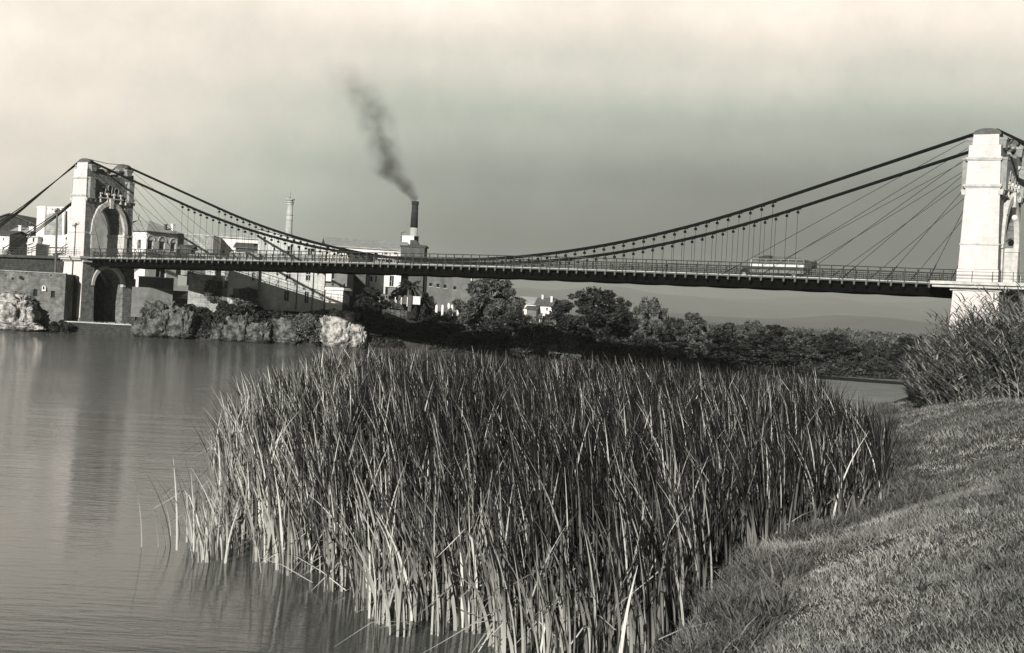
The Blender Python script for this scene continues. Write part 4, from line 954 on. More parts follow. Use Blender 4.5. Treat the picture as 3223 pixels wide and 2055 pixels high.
wallbox('garden_wall', 'old courtyard wall with a dark arch between tower and villa', 'wall', 438, 548, 871, 915, 208, M['grey'], .5, 2, M['offwhite'])
wallbox('garden_wall', 'tall grey courtyard wall just right of the tower foot', 'wall', 416, 545, 902, 1000, 203.5, M['grey'], .6, 1)
mb = MB(); p = at(502, 905, 207.9); n_ = 10; i = 0
mb.v = [(p[0]+.78*cos(pi*k/n_), p[1]-.05, p[2]+.85*sin(pi*k/n_)) for k in range(n_+1)]; mb.f = [tuple(range(n_+1))]
wallbox('garden_wall', 'dark wall added behind the lower arch of the far tower to blacken it', 'wall', 235, 425, 868, 1030, 208.5, M['rubble_dark'], .6, 0)  # added wall, its dark colour stands in for shade inside the arch
wallbox('ruined_wall', 'sunlit ruined stone wall with weeds below the deck', 'wall', 595, 700, 862, 985, 200, M['rubble_pale'], 3, .5)
wallbox('ruined_wall', 'weathered stone wall with creeper under the dull brick wing', 'wall', 700, 812, 905, 1010, 198.4, M['rubble'], 3, .3)
mb = MB(); mb.box(-.55, .55, 0, .9, 0, 1.15); mb.box(-.62, .62, -.07, .97, 1.15, 1.25); p = at(1311, 952, 205); o = mb.build('white_shed', M['white'], loc=(p[0], p[1], p[2]-.3)); tag(o, 'tiny white box shed beneath the palm tree', 'shed')
for k, x in enumerate((1373, 1392, 1411, 1422, 1441)):
    p = at(x, 985, 207-.3*k); mb = MB(); mb.box(-.17, .17, -.17, .17, -.4, 1.15+.25*(k == 2)); mb.tube([(0, 0, 1.15+.25*(k == 2)), (0, 0, 1.32+.25*(k == 2))], [.22, .05], 8)
    o = mb.build('garden_post', M['white'], loc=p); tag(o, ['white garden post nearest the tiny box shed', 'second white garden post in the row', 'tallest white garden post in the row', 'thin white garden post right of the tallest', 'last white garden post beside the willow'][k], 'post', 'white posts of the garden fence')
for k, x in enumerate((1244, 1263, 1282)):
    p = at(x, 946, 205.5); mb = MB(); mb.box(-.06, .06, -.06, .06, -.9, .55); o = mb.build('pergola_post', M['white'], loc=p)
    tag(o, ['left thin white post under the palm', 'middle thin white post under the palm', 'right thin white post under the palm'][k], 'post', 'thin white posts under the palm')

# --- quay wall at the far left with two windows
q = House('quay_wall', 'massive mottled quay wall with two small windows left of the far tower', 'wall', 203, 862, 1040, 196.2, -60, None, 1.5, depth=5.2)
q.walls(M['rubble'], M['rubble'], pxL=[(105, 910, 118, 933), (160, 915, 173, 938)], bars=False, sill=False)
mb = MB(); a = [q.fx('L', x, y) for x, y in ((134.5, 916), (146.5, 916.5), (146.5, 903), (140.5, 897), (134.5, 903))]; mb.v = [(u, -.35, z) for u, z in a] + [(u, -.003, z) for u, z in a]; mb.f = [(0, 1, 2, 3, 4)] + [((k+1) % 5, k, k+5, (k+1) % 5+5) for k in range(5)]
nic = mb.build('niche', M['white'], q.e); a = [q.fx('L', x, y) for x, y in ((137.5, 911), (143.5, 911.3), (143.3, 904), (140.5, 898.5), (137.8, 904))]; mb = MB(); mb.v = [(u, -.36, z) for u, z in a]; mb.f = [(0, 1, 2, 3, 4)]; mb.build('niche_opening', M['void'], nic)
mb = MB()
for x, y, w in ((40, 877, 1.6), (19, 868, 1.), (84, 860, 1.), (161, 867, 1.1), (50, 918, 1.1), (66, 874, 2.2), (72, 878, 2)):
    u, z = q.fx('L', x, y); mb.box(u-.12*w, u+.12*w, -.004, .05, z-.1*w, z+.12*w)
mb.build('drain_hole', M['void'], q.e)
mb = MB(); mb.box(-q.L, -.0, -.12, .5, q.h+.002, q.h+.12); mb.build('coping', M['rubble_pale'], q.e)
h = House('buttress', 'dark square buttress in the gap between quay wall and tower', 'buttress', 238, 868, 1040, 199.5, 196, None, 2, depth=2); h.walls(M['rubble_dark'], M['rubble_dark'])

# stepped landing at the foot of the tower
wallbox('landing_stage', 'low stone landing stage at the water in front of the far tower', 'landing stage', 190, 448, 1012, 1062, 196.4, M['rubble_dark'], 9, -.2, M['offwhite'])
# utility pole on the quay
p = at(175, 857, 197.2); ptop = at(181, 655, 197.2)
pole = empty('utility_pole', (p[0], p[1], p[2]-.4)); tag(pole, 'tall timber utility pole with insulator crossarm on the quay wall', 'pole')
MB().tube([(0, 0, 0), (ptop[0]-p[0], 0, ptop[2]-p[2]+.4)], [.2, .12], 8).build('pole_shaft', M['pole'] if 'pole' in M else M['wood'], pole)
zz = ptop[2]-p[2]+.1; xx = ptop[0]-p[0]
MB().box(xx-.8, xx+.8, -.16, -.06, zz-.06, zz+.06).build('crossarm', M['iron'], pole)
for k in (-.7, -.25, .25, .7): MB().tube([(xx+k, -.1, zz+.06), (xx+k, -.1, zz+.3)], [.07, .04], 6).build('insulator', M['frame'], pole)
MB().tube([(xx-.3, -.1, zz-.3), (xx+.35, -.1, zz+.15)], .16, 8).build('transformer', M['iron'], pole)
for k, (a_, b_) in enumerate(((-.7, (120, 700, 225)), (.7, (235, 700, 226)))):
    q_ = at(*b_); w0 = Vector((p[0]+xx+a_, p[1]-.1, p[2]-.4+zz+.3)); w1 = Vector(q_); mb = MB()
    mb.tube([w0+(w1-w0)*t-Vector((0, 0, 1.1*4*t*(1-t))) for t in [i/8 for i in range(9)]], .018, 4); tag(mb.build('overhead_wire', M['cable']), ['sagging wire from the utility pole to the corner of the white hall', 'sagging wire from the utility pole towards the far tower'][k], 'wire')
# short lamp on the approach
p = at(205, 806, 205); mb = MB(); mb.tube([(0, 0, 0), (.05, 0, 2.6)], .04, 6); mb.lathe((.05, 0, 2.55), [(.03, 0), (.14, .08), (.1, .35), (.02, .45)], 8); tag(mb.build('street_lamp', M['iron'], loc=p), 'short street lamp on the approach before the tower', 'lamp')

# white house across the bend
h = House('house', 'white two storey house with grey roof across the river bend', 'house', 1736, 964, 1030, 262, 1687, 1756, 20)
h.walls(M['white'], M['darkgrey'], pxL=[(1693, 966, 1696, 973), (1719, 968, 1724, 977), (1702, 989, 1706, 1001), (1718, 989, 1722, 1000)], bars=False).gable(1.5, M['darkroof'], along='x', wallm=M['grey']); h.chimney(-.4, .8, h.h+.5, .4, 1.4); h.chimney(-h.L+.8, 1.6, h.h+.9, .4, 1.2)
h = House('outhouse', 'grey lean-to beside the white house across the bend', 'outhouse', 1687, 975, 1025, 261, 1658, None, 12, depth=4); h.walls(M['grey'], M['grey']).gable(.6, M['darkroof'], wallm=M['grey'])
h = House('house', 'long low white house half hidden by the willow', 'house', 1690, 958, 1000, 280, 1618, None, 8, depth=6); h.walls(M['white'], M['offwhite']).gable(1.4, M['roof'], wallm=M['white'])
wallbox('yard_wall', 'low white yard wall in front of the white house across the bend', 'wall', 1690, 1730, 1003, 1030, 258, M['white'], .4, 0)
# ================================================================== ROCKS, TREES, PLANTS
def rock(name, label, x, ytop, ybot, w, Y, depth, m, seed, rough=.3, ivy=None, lift=0, sub=5, tagit=True):
    c = at(x, ybot, Y); top = at(x, ytop, Y)[2]; wd = w*Y/F/2; hgt = top-c[2]
    U_, V_ = 110, 56; V = []
    for j in range(V_+1):
        ph = -.35*pi + (.85*pi)*j/V_
        for i in range(U_):
            th = 2*pi*i/U_; d = Vector((cos(th)*cos(ph), sin(th)*cos(ph), sin(ph)))
            k = 1 + rough*noise.noise(d*1.7+Vector((seed, 0, 0))) + rough*.7*noise.noise(d*4+Vector((seed, 5, 0))) + rough*.4*noise.noise(d*9+Vector((seed, 0, 9)))
            cl = lambda v, p: math.copysign(abs(v)**p, v)
            k += rough*.35*abs(noise.noise(d*18+Vector((seed, 3, 9)))) - rough*.3*abs(noise.noise(Vector((d.x*7+seed, d.y*7, d.z*1.5))))
            k += rough*.55*(.35-abs(noise.noise(Vector((d.x*3.3+seed*3, d.y*3.3, d.z*5.5))))) + rough*.22*(.3-abs(noise.noise(d*13+Vector((seed, 8, 1)))))
            ly = (d.z*3.2+.8*noise.noise(d*1.3+Vector((seed, 2, 2))))%1.; k *= 1-.10*max(0, 1-abs(ly-.12)/.12)
            V.append((cl(d.x, .7)*wd*k, cl(d.y, .8)*depth/2*k, (cl(d.z, .6)*.55+.45)*hgt*(k*.6+.4)))
    V = np.array(V); idx = np.arange(U_*(V_+1)).reshape(V_+1, U_); nx_ = np.roll(idx, -1, axis=1)
    Fq = np.stack([idx[:-1], nx_[:-1], nx_[1:], idx[1:]], -1).reshape(-1, 4)
    o = npmesh(name, V, Fq, m, loc=(c[0], c[1], c[2]+lift)); 
    if tagit: tag(o, label, 'rock')
    return o
RS = np.random.RandomState(11)
def leaf_quads(C, size, rs, up=.3, elong=1.5):
    """little leaf-cluster faces at centres C"""
    n_ = len(C); nrm = rs.normal(size=(n_, 3)); nrm[:, 2] += up; nrm /= np.linalg.norm(nrm, axis=1)[:, None]
    t = rs.normal(size=(n_, 3)); t -= (t*nrm).sum(1)[:, None]*nrm; t /= np.linalg.norm(t, axis=1)[:, None]; b = np.cross(nrm, t)
    s = size*(.6+.8*rs.rand(n_))[:, None]; a = t*s*elong*.5; c = b*s*.5/elong**.3
    k = nrm*s*.12
    V = np.stack([C-a, C-c*.9+k, C+a, C+c-k], 1).reshape(-1, 3); Fq = np.arange(n_*4).reshape(-1, 4); return V, Fq
def crown_points(w, d, h, rs, n, nl=38, gap=.5, shape=1.0, tight=.24, fl=.0):
    """leaf centres: many sub-lobes spread through an uneven crown"""
    cs = []; 
    while len(cs) < nl:
        p = rs.uniform(-1, 1, 3); q = np.linalg.norm(p)
        if q > 1 or q < .28: continue
        zz = (p[2]+1)/2
        if shape > 1 and abs(p[0]) > (1.15-zz)**(.6): continue
        cs.append(p)
    cs = np.array(cs); r_ = tight*(.55+.75*rs.rand(nl))
    k = rs.choice(nl, n, p=(r_**2)/(r_**2).sum()); dvec = rs.normal(size=(n, 3)); dvec /= np.linalg.norm(dvec, axis=1)[:, None]
    rad = r_[k]*(.45+.6*rs.rand(n)**.6); P = cs[k]+dvec*rad[:, None]*np.array([1, 1, .8])
    P += .03*rs.normal(size=P.shape)
    return P*np.array([w/2, d/2, h/2])
def make_tree(name, w, h, trunk_h, n, size, m, seed, nl=38, shape=1, tight=.24, base=None, limbs=5, droop=0, elong=1.5, trunk_r=.28):
    rs = np.random.RandomState(seed); root = empty(name, (0, 0, 0))
    P = crown_points(w, w*.85, h-trunk_h*.6, rs, n, nl, shape=shape, tight=tight); P[:, 2] += trunk_h*.6+(h-trunk_h*.6)/2
    V, Fq = leaf_quads(P, size, rs, elong=elong)
    if droop:
        V = V.reshape(-1, 4, 3); V[:, 2, 2] -= size*droop*rs.rand(len(V)); V = V.reshape(-1, 3)
    npmesh('crown', V, Fq, m, root)
    mb = MB(); r0 = trunk_r; top = Vector((rs.uniform(-.4, .4), rs.uniform(-.3, .3), h*.72))
    mb.tube([(0, 0, -1.2), (top.x*.2, top.y*.2, trunk_h*.6), (top.x*.6, top.y*.5, h*.45), top], [r0*1.3, r0, r0*.6, r0*.15], 8)
    for k in range(limbs):
        a = 2*pi*k/limbs+rs.rand(); z0 = trunk_h*.5+rs.rand()*h*.25; L_ = w*.28*(.7+.5*rs.rand())
        p0 = Vector((top.x*z0/h, top.y*z0/h, z0)); p1 = p0+Vector((cos(a)*L_*.5, sin(a)*L_*.5, h*.12)); p2 = p0+Vector((cos(a)*L_, sin(a)*L_, h*.3))
        mb.tube([p0, p1, p2], [r0*.5, r0*.34, r0*.1], 6)
    mb.build('trunk', M['bark'], root, smooth=True); return root
def place(root, x, ytop, Y, wpx, hfull, wfull, base=None, rz=0):
    p = at(x, ytop, Y); gz = ground_z(p[0], Y) if base is None else base
    sz = (p[2]-gz)/hfull; sx = wpx*Y/F/wfull
    root.location = (p[0], Y, gz-.1); root.scale = (sx, sx, sz); root.rotation_euler = (0, 0, rz)

# protos: each appears in the scene itself
def mk_round(): return make_tree('broadleaf_tree', 12, 11, 2.4, 12500, .34, M['leaf_dark'], 3, nl=85, tight=.165)
def mk_loose(): return make_tree('broadleaf_tree', 9, 11, 1.8, 9500, .34, M['leaf_mid'], 8, nl=55, tight=.17)
def mk_bush(): return make_tree('shrub', 6, 4.6, .6, 5200, .3, M['leaf_dark'], 12, nl=34, tight=.27, trunk_r=.1)
def mk_bush2(): return make_tree('shrub', 6, 4.6, .6, 5200, .3, M['leaf_mid'], 15, nl=34, tight=.27, trunk_r=.1)
def mk_poplar(): return make_tree('poplar_tree', 3.2, 12, 1.5, 3000, .36, M['leaf_pale'], 21, nl=26, tight=.3, trunk_r=.16, limbs=6)
# the willow under the bridge
wl = make_tree('willow_tree', 11.5, 13, 1.6, 17000, .40, M['leaf_mid'], 31, nl=64, tight=.17, droop=1.6, elong=2.2, limbs=8, trunk_r=.3)
tag(wl, 'tall feathery willow tree standing on the far bank under the bridge', 'tree'); place(wl, 1545, 868, 203, 216, 13, 11.5)
TREES = [  # kind, x, ytop, Y, width px, label
 ('r', 1852, 912, 190, 250, 'largest dark round tree on the far bank right of the white house'),
 ('l', 2052, 928, 187, 122, 'upright forked tree with pale bark right of the largest dark tree'),
 ('r', 1955, 940, 200, 130, 'dark tree filling the dip behind the largest dark tree'),
 ('l', 2178, 978, 193, 118, 'pointed dark tree alone on the skyline right of the forked tree'),
 ('r', 2120, 1003, 184, 110, 'low dark tree at the foot of the pointed one'),
 ('l', 2292, 1010, 215, 120, 'loose greyish tree right of the pointed tree'),
 ('l', 2375, 1003, 205, 96, 'bushy crowned tree midway along the far bank'),
 ('r', 2450, 1024, 225, 118, 'broad tree right of the bushy crowned one'),
 ('l', 2530, 1038, 200, 120, 'dark spreading tree above the pale silt flat'),
 ('r', 2620, 1050, 192, 140, 'rounded dark tree nearest the pale silt flat'),
 ('r', 2255, 1040, 184, 150, 'wide dark tree low behind the reeds'),
 ('r', 2390, 1050, 186, 150, 'second wide dark tree low behind the reeds'),
 ('r', 2862, 1062, 205, 100, 'dark tree against the cane thicket'),
 ('l', 1455, 945, 201, 110, 'light feathery tree left of the willow'),
 ('r', 1372, 985, 198.5, 170, 'dark tree spilling over the garden bank below the white posts'),
 ('r', 1610, 985, 198, 170, 'dark tree under the right side of the willow'),
 ('r', 1165, 905, 201, 110, 'dark tree hanging over the bank right of the cube house'),
]
R0 = mk_round(); L0_ = mk_loose(); used = {'r': R0, 'l': L0_}; firstused = {'r': True, 'l': True}
for k, (kd, x, yt, Y, w, lab) in enumerate(TREES):
    if firstused[kd]: o = used[kd]; firstused[kd] = False
    else: o = copy_tree(used[kd])
    hf, wf = (11, 12) if kd == 'r' else (11, 9)
    place(o, x, yt, Y, w*1.06, hf, wf, rz=k*1.3); tag(o, lab, 'tree', 'trees on the far bank')
BUSH = [
 ('d', 1700, 1018, 186, 150, 'low dark shrub below the white house across the bend'),
 ('m', 1745, 1000, 189, 120, 'paler shrub left of the largest dark tree'),
 ('m', 1720, 1055, 186, 190, 'spreading grey-green shrub at the water right of the bend'),
 ('d', 1905, 1045, 185, 190, 'dark shrub at the foot of the largest dark tree'),
 ('d', 2010, 1052, 183, 150, 'dark shrub at the foot of the forked tree'),
 ('m', 2165, 1065, 181, 170, 'greyish waterside shrub beneath the pointed tree'),
 ('d', 2330, 1085, 180, 170, 'dark waterside shrub behind the middle of the reeds'),
 ('d', 2440, 1085, 180, 150, 'dark waterside shrub left of the open water strip'),
 ('m', 2520, 1096, 180, 140, 'rounded shrub at the left end of the pale silt flat'),
 ('d', 2640, 1075, 182, 130, 'dense dark shrub over the pale silt flat'),
 ('d', 2738, 1068, 196, 44, 'narrow dark bush right of the pale poplars'),
 ('d', 2792, 1074, 190, 46, 'small drooping bush in the pale field'),
 ('d', 2860, 1095, 183, 90, 'dark bush at the left foot of the cane thicket'),
 ('d', 2715, 1145, 177, 62, 'small dark bush at the water edge near the cane'),
 ('d', 1560, 1035, 197.5, 190, 'dark shrub on the bank beneath the willow'),
 ('m', 1465, 1040, 197.5, 130, 'pale shrub on the bank left of the willow foot'),
 ('d', 1350, 1035, 197.4, 150, 'dark shrub covering the bank below the terrace wall'),
 ('d', 1195, 985, 198, 120, 'dark bush left of the mottled terrace wall'),
 ('d', 1170, 1030, 197, 110, 'dark bush at the water right of the pale rock'),
 ('d', 1290, 1035, 196.8, 150, 'dark shrub below the mottled terrace wall'),
 ('m', 1420, 1062, 196.8, 120, 'grey-green shrub on the shore between terrace and willow'),
 ('d', 600, 955, 199, 110, 'dark bush left of the sunlit ruined wall foot'),
 ('d', 700, 945, 198, 150, 'big dark bush below the sunlit ruined wall'),
 ('d', 800, 950, 197.8, 140, 'big dark bush in the deck shadow below the brick wing'),
 ('d', 875, 975, 197.8, 130, 'dark bush at the factory foot'),
 ('d', 1340, 920, 212, 70, 'small dark shrub beside the palm tree'),
 ('m', 1240, 950, 203, 70, 'leafy shrub on the terrace below the white palm house'),
 ('d', 195, 1005, 195.6, 70, 'dark shrub in the corner between quay wall and landing stage'),
 ('m', 1800, 1060, 183, 170, 'grey-green shrub leaning over the far water'),
 ('m', 2900, 1080, 150, 90, 'light scrub left of the cane thicket'),
]
D0 = mk_bush(); D1 = mk_bush2(); used = {'d': D0, 'm': D1}; fu = {'d': True, 'm': True}
for k, (kd, x, yt, Y, w, lab) in enumerate(BUSH):
    if fu[kd]: o = used[kd]; fu[kd] = False
    else: o = copy_tree(used[kd])
    place(o, x, yt, Y, w*1.05, 4.6, 6, rz=k*2.1); tag(o, lab, 'shrub', 'shrubs along the far bank')
    if o.scale.y > 1.0: o.scale.y = 1.0
P0 = mk_poplar()
for k, (x, yt, Y, w) in enumerate(((2668, 1056, 235, 20), (2683, 1052, 238, 20), (2698, 1055, 240, 20), (2712, 1058, 236, 20))):
    o = P0 if k == 0 else copy_tree(P0); place(o, x, yt, Y, w, 12, 3.2, rz=k); tag(o, ['leftmost of the four pale poplars beyond the silt flat', 'tallest of the four pale poplars beyond the silt flat', 'third of the four pale poplars beyond the silt flat', 'rightmost of the four pale poplars beyond the silt flat'][k], 'tree', 'pale poplars')
# distant woods over the plain: nobody could count them
rs = np.random.RandomState(5); PV = []; n_c = 5200
for k in range(n_c):
    Y = 225*exp(rs.rand()*2.55); px = rs.uniform(1250, 3500); x = at(px, 1050, Y)[0]; 
    gz = ground_z(x, Y); s = 1.2+2.2*rs.rand(); m_ = 110 if Y < 420 else (60 if Y < 900 else 34)
    d = rs.normal(size=(m_, 3)); d /= np.linalg.norm(d, axis=1)[:, None]; d[:, 2] = np.abs(d[:, 2])
    c = np.array([x, Y, gz]) + d*np.array([s*1.2, s, s*1.35])*(.6+.45*rs.rand(m_))[:, None]
    PV.append(np.concatenate([c, np.full((m_, 1), .5 if Y < 420 else (.8 if Y < 900 else 1.3))], 1))
PV = np.concatenate(PV); V, Fq = leaf_quads(PV[:, :3], 1., rs); V = (V.reshape(-1, 4, 3)-PV[:, None, :3])*PV[:, 3][:, None, None]+PV[:, None, :3]
tag(npmesh('distant_woods', V.reshape(-1, 3), Fq, M['leaf_far'] if 'leaf_far' in M else M['leaf_mid']), 'distant woods spread over the plain', 'woods', kind='stuff')

# low scrub matting the far bank
rs = np.random.RandomState(17); n_ = 42000; X_ = rs.uniform(-75, 70, n_); Yb = np.interp(X_, FBx, FBy)
D_ = np.abs(rs.normal(0, 5, n_))+.2; msk = np.array([noise.noise((a*.25, b*.25, 33)) for a, b in zip(X_, D_)]); k = (msk > -.25) & ~((X_ < -52) & (D_ > 1.0)); X_, D_, Yb, msk = X_[k], D_[k], Yb[k], msk[k]
Z_ = np.array([ground_z(a, b) for a, b in zip(X_, Yb+D_)]); P = np.stack([X_, Yb+D_, Z_+rs.rand(len(X_))*(.5+1.6*np.clip(msk+.2, 0, 1))], 1)
V, Fq = leaf_quads(P, .34, rs); tag(npmesh('bank_scrub', V, Fq, M['leaf_dark']), 'low dark scrub matting the far river bank', 'scrub', kind='stuff')

# palm under the deck
pm = empty('palm_tree', at(1290, 955, 208)); tag(pm, 'dark bushy palm tree in front of the dark brick house', 'palm')
pm.location.z = at(1290, 950, 208)[2]-1.5; mb = MB(); mb.tube([(0, 0, 0), (.1, 0, 2), (0, 0, 4.)], [.35, .3, .26], 10); mb.build('trunk', M['bark'], pm)
rs = np.random.RandomState(9); mb = MB()
for k in range(54):
    a = rs.rand()*2*pi; el = rs.uniform(-.5, 1.35); L_ = 2.1+.5*rs.rand(); prev = None
    for j in range(7):
        t = j/6; r_ = L_*t*cos(el*(1-.2*t)); z = 4.0 + L_*t*sin(el) - 1.35*t*t; c = Vector((cos(a)*r_, sin(a)*r_, z)); sd = Vector((-sin(a), cos(a), 0))
        wdt = .34*(1-t*.7)*(.4 if j == 0 else 1)
        if prev: mb.quad(prev[0], prev[0]+prev[1]*prev[2]+Vector((0, 0, -.12)), c+sd*wdt+Vector((0, 0, -.12)), c); mb.quad(prev[0]-prev[1]*prev[2]+Vector((0, 0, -.12)), prev[0], c, c-sd*wdt+Vector((0, 0, -.12)))
        prev = (c, sd, wdt)
mb.build('fronds', M['leaf_dark'], pm)

# rocks along the town bank
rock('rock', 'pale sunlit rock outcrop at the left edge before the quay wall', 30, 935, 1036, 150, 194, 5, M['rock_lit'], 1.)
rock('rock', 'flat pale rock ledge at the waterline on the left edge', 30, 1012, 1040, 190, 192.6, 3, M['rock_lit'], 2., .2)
rock('rock', 'creeper-hung rock right of the landing stage', 500, 958, 1064, 116, 197, 5, M['rock'], 3.)
rock('rock', 'lower grey rock with a pale foot beside the creeper rock', 562, 978, 1066, 90, 196.8, 4, M['rock'], 4.)
rock('rock', 'small jagged rock at the right end of the landing stage', 437, 1012, 1056, 40, 195.8, 2, M['rock'], 5.)
for k, (x, yt, w, lab) in enumerate(((692, 1015, 50, 'small pale rock standing in the deck shadow'), (735, 1000, 60, 'upright rock left of the cleft'), (765, 998, 44, 'pale-footed rock right of the cleft'), (812, 1010, 80, 'grey rock with a pale waterline below the factory'))):
    rock('rock', lab, x, yt, 1078+k*2, w, 196.2, 3, M['rock'], 6.+k)
rock('rock', 'dark rock shelf under the factory', 905, 1000, 1086, 150, 198, 4, M['rock'], 11.)
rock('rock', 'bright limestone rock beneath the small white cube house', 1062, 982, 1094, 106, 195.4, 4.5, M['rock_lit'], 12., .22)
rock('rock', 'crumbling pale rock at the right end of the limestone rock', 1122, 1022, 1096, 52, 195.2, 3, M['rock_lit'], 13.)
rock('rock', 'square dark rock block behind the crumbling pale rock', 1112, 985, 1085, 50, 197.4, 3, M['rock'], 14., .12)
rock('rock', 'broken stones on the shore below the tower right side', 470, 1040, 1066, 60, 195.4, 2, M['rock'], 15.)
# creeper over rocks: leafy shells
def creeper(name, label, x, ytop, ybot, w, Y, depth, m, seed, n=5000, size=.24):
    c = at(x, ybot, Y); top = at(x, ytop, Y)[2]; hgt = top-c[2]; rs = np.random.RandomState(seed)
    P = crown_points(w*Y/F, depth, hgt, rs, n, 34, tight=.3); P[:, 2] += hgt/2; V, Fq = leaf_quads(P, size, rs); o = npmesh(name, V, Fq, m, loc=c); return tag(o, label, 'creeper' if 'creeper' in label else 'shrub')
creeper('creeper', 'shaggy creeper hanging over the rock right of the landing stage', 478, 952, 1045, 66, 195.9, 3, M['ivy'], 1, 3200)
creeper('round_bush', 'big pale round bush at the waterline below the factory', 977, 978, 1088, 122, 195.6, 5, M['ivy'], 2, 9000, .22)
creeper('creeper', 'creeper clinging to the sunlit ruined wall', 672, 880, 950, 70, 199.2, 1.4, M['ivy'], 3, 2000)
creeper('creeper', 'creeper over the wall under the dull brick wing', 765, 905, 965, 90, 197.7, 1.4, M['ivy'], 4, 2000)
creeper('scrub', 'dry scrub above the pale rocks at the left edge', 45, 925, 960, 110, 195., 2, M['ivy'], 5, 2200)
creeper('scrub', 'dry scrub shrub crowning the limestone rock', 1020, 972, 995, 60, 195.4, 2, M['ivy'], 6, 1000)

# ------------------------------------------------------------------ blades: reeds, grass, cane
def blades(B, Hh, Wd, lean, az, faz, segs, curl, rs, kink=None):
    """ribbon blades. B base (n,3); Hh height; Wd width; lean tip offset; az lean direction; faz facing; curl exponent"""
    n_ = len(B); V = np.zeros((n_, segs+1, 2, 3))
    for j in range(segs+1):
        t = j/segs; off = lean*t**curl; zz = Hh*(t - .18*(lean/np.maximum(Hh, .01))**2*t**3)
        if kink is not None:
            kt = kink; over = np.maximum(0, t-kt); zz = zz - over*Hh*1.75*(kt < 1); off = off + over*Hh*.55*(kt < 1)
        c = B + np.stack([np.cos(az)*off, np.sin(az)*off, zz], 1)
        w = Wd*(1-t**2.2)*.5 + .002; w = w if j < segs else w*0+.002
        sd = np.stack([np.cos(faz), np.sin(faz), np.zeros(n_)], 1)*w[:, None]
        V[:, j, 0] = c-sd; V[:, j, 1] = c+sd
    idx = np.arange(n_*(segs+1)*2).reshape(n_, segs+1, 2)
    Fq = np.stack([idx[:, :-1, 0], idx[:, :-1, 1], idx[:, 1:, 1], idx[:, 1:, 0]], -1).reshape(-1, 4)
    return V.reshape(-1, 3), Fq
def merge(parts):
    Vs, Fs, o = [], [], 0
    for V, Fq in parts: Vs.append(V); Fs.append(Fq+o); o += len(V)
    return np.concatenate(Vs), np.concatenate(Fs)
rs = np.random.RandomState(42)
def xb(y): return np.interp(y, NBy, NBx)
LEFT_Y = [20, 22.3, 24, 26, 30, 36, 44, 55, 66, 100, 112]; LEFT_X = [2.4, -.5, -2.3, -3.6, -6.2, -7.9, -9.6, -11.6, -12.6, -14.5, -10]
def reed_clumps(y0, y1, dens):
    A = (y1-y0)*60; n_ = int(A*dens); y = rs.uniform(y0, y1, n_); x = rs.uniform(-25, 35, n_)
    lx = np.interp(y, LEFT_Y, LEFT_X); rx = xb(y)+np.interp(y, [20, 30, 45, 60, 80, 110], [.2, .3, .9, .3, -1.6, -4.8])
    edge = .5*np.array([noise.noise((a*.5, b*.5, 2)) for a, b in zip(x, y)])
    k = (x > lx+edge) & (x < rx+edge*.6); return x[k], y[k]
parts = []
def reeds(y0, y1, dens, nb, segs, wd, hm):
    cx, cy = reed_clumps(y0, y1, dens)
    # sparser fringe towards open water
    d = cx-np.interp(cy, LEFT_Y, LEFT_X); keep = rs.rand(len(cx)) < np.clip(.45+d*.35, 0, 1); cx, cy = cx[keep], cy[keep]; d = d[keep]
    k = len(cx); nn = np.repeat(np.arange(k), nb); m_ = len(nn)
    hl = hm*(.80+.2*np.clip(d/2, 0, 1))[nn]*np.array([1+.22*noise.noise((a*.22, b*.22, 7)) for a, b in zip(cx, cy)])[nn]
    B = np.stack([cx[nn]+rs.normal(0, .10, m_), cy[nn]+rs.normal(0, .10, m_), np.zeros(m_)], 1)
    gz = np.array([ground_z(a, b) for a, b in zip(cx, cy)]); B[:, 2] = np.maximum(gz, -.12)[nn]
    Hh = hl*(.62+.45*rs.rand(m_)**.7); wind = np.pi+.25
    ln = Hh*(.06+.42*rs.rand(m_)**1.5); az = np.where(rs.rand(m_) < .66, wind+rs.normal(0, .6, m_), rs.rand(m_)*2*np.pi)
    kink = np.where(rs.rand(m_) < .2, rs.uniform(.4, .85, m_), 2.)
    V_, F_ = blades(B, Hh, wd*(.6+.7*rs.rand(m_)), ln, az, rs.rand(m_)*np.pi, segs, 1.9, rs, kink)
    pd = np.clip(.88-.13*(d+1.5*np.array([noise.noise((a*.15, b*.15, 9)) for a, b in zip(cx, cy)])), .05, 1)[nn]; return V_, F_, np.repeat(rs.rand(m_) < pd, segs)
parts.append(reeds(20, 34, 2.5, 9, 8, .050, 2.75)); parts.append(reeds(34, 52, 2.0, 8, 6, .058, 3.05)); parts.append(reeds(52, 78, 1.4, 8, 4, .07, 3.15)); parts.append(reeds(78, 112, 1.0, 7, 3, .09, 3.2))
def addp(q): parts.append((q[0], q[1], np.ones(len(q[1]), dtype=bool)))
# fallen and slanting stems low among the front reeds
n_ = 900; y = rs.uniform(21, 50, n_); x = rs.uniform(-9, 12, n_); k = (x > np.interp(y, LEFT_Y, LEFT_X)-.3) & (x < xb(y)+.3); x, y = x[k], y[k]; n_ = len(x)
addp(blades(np.stack([x, y, rs.uniform(-.02, .9, n_)], 1), rs.uniform(.2, 1.3, n_), np.full(n_, .034), rs.uniform(.8, 2.2, n_), rs.rand(n_)*2*np.pi, rs.rand(n_)*np.pi, 3, 1., rs))
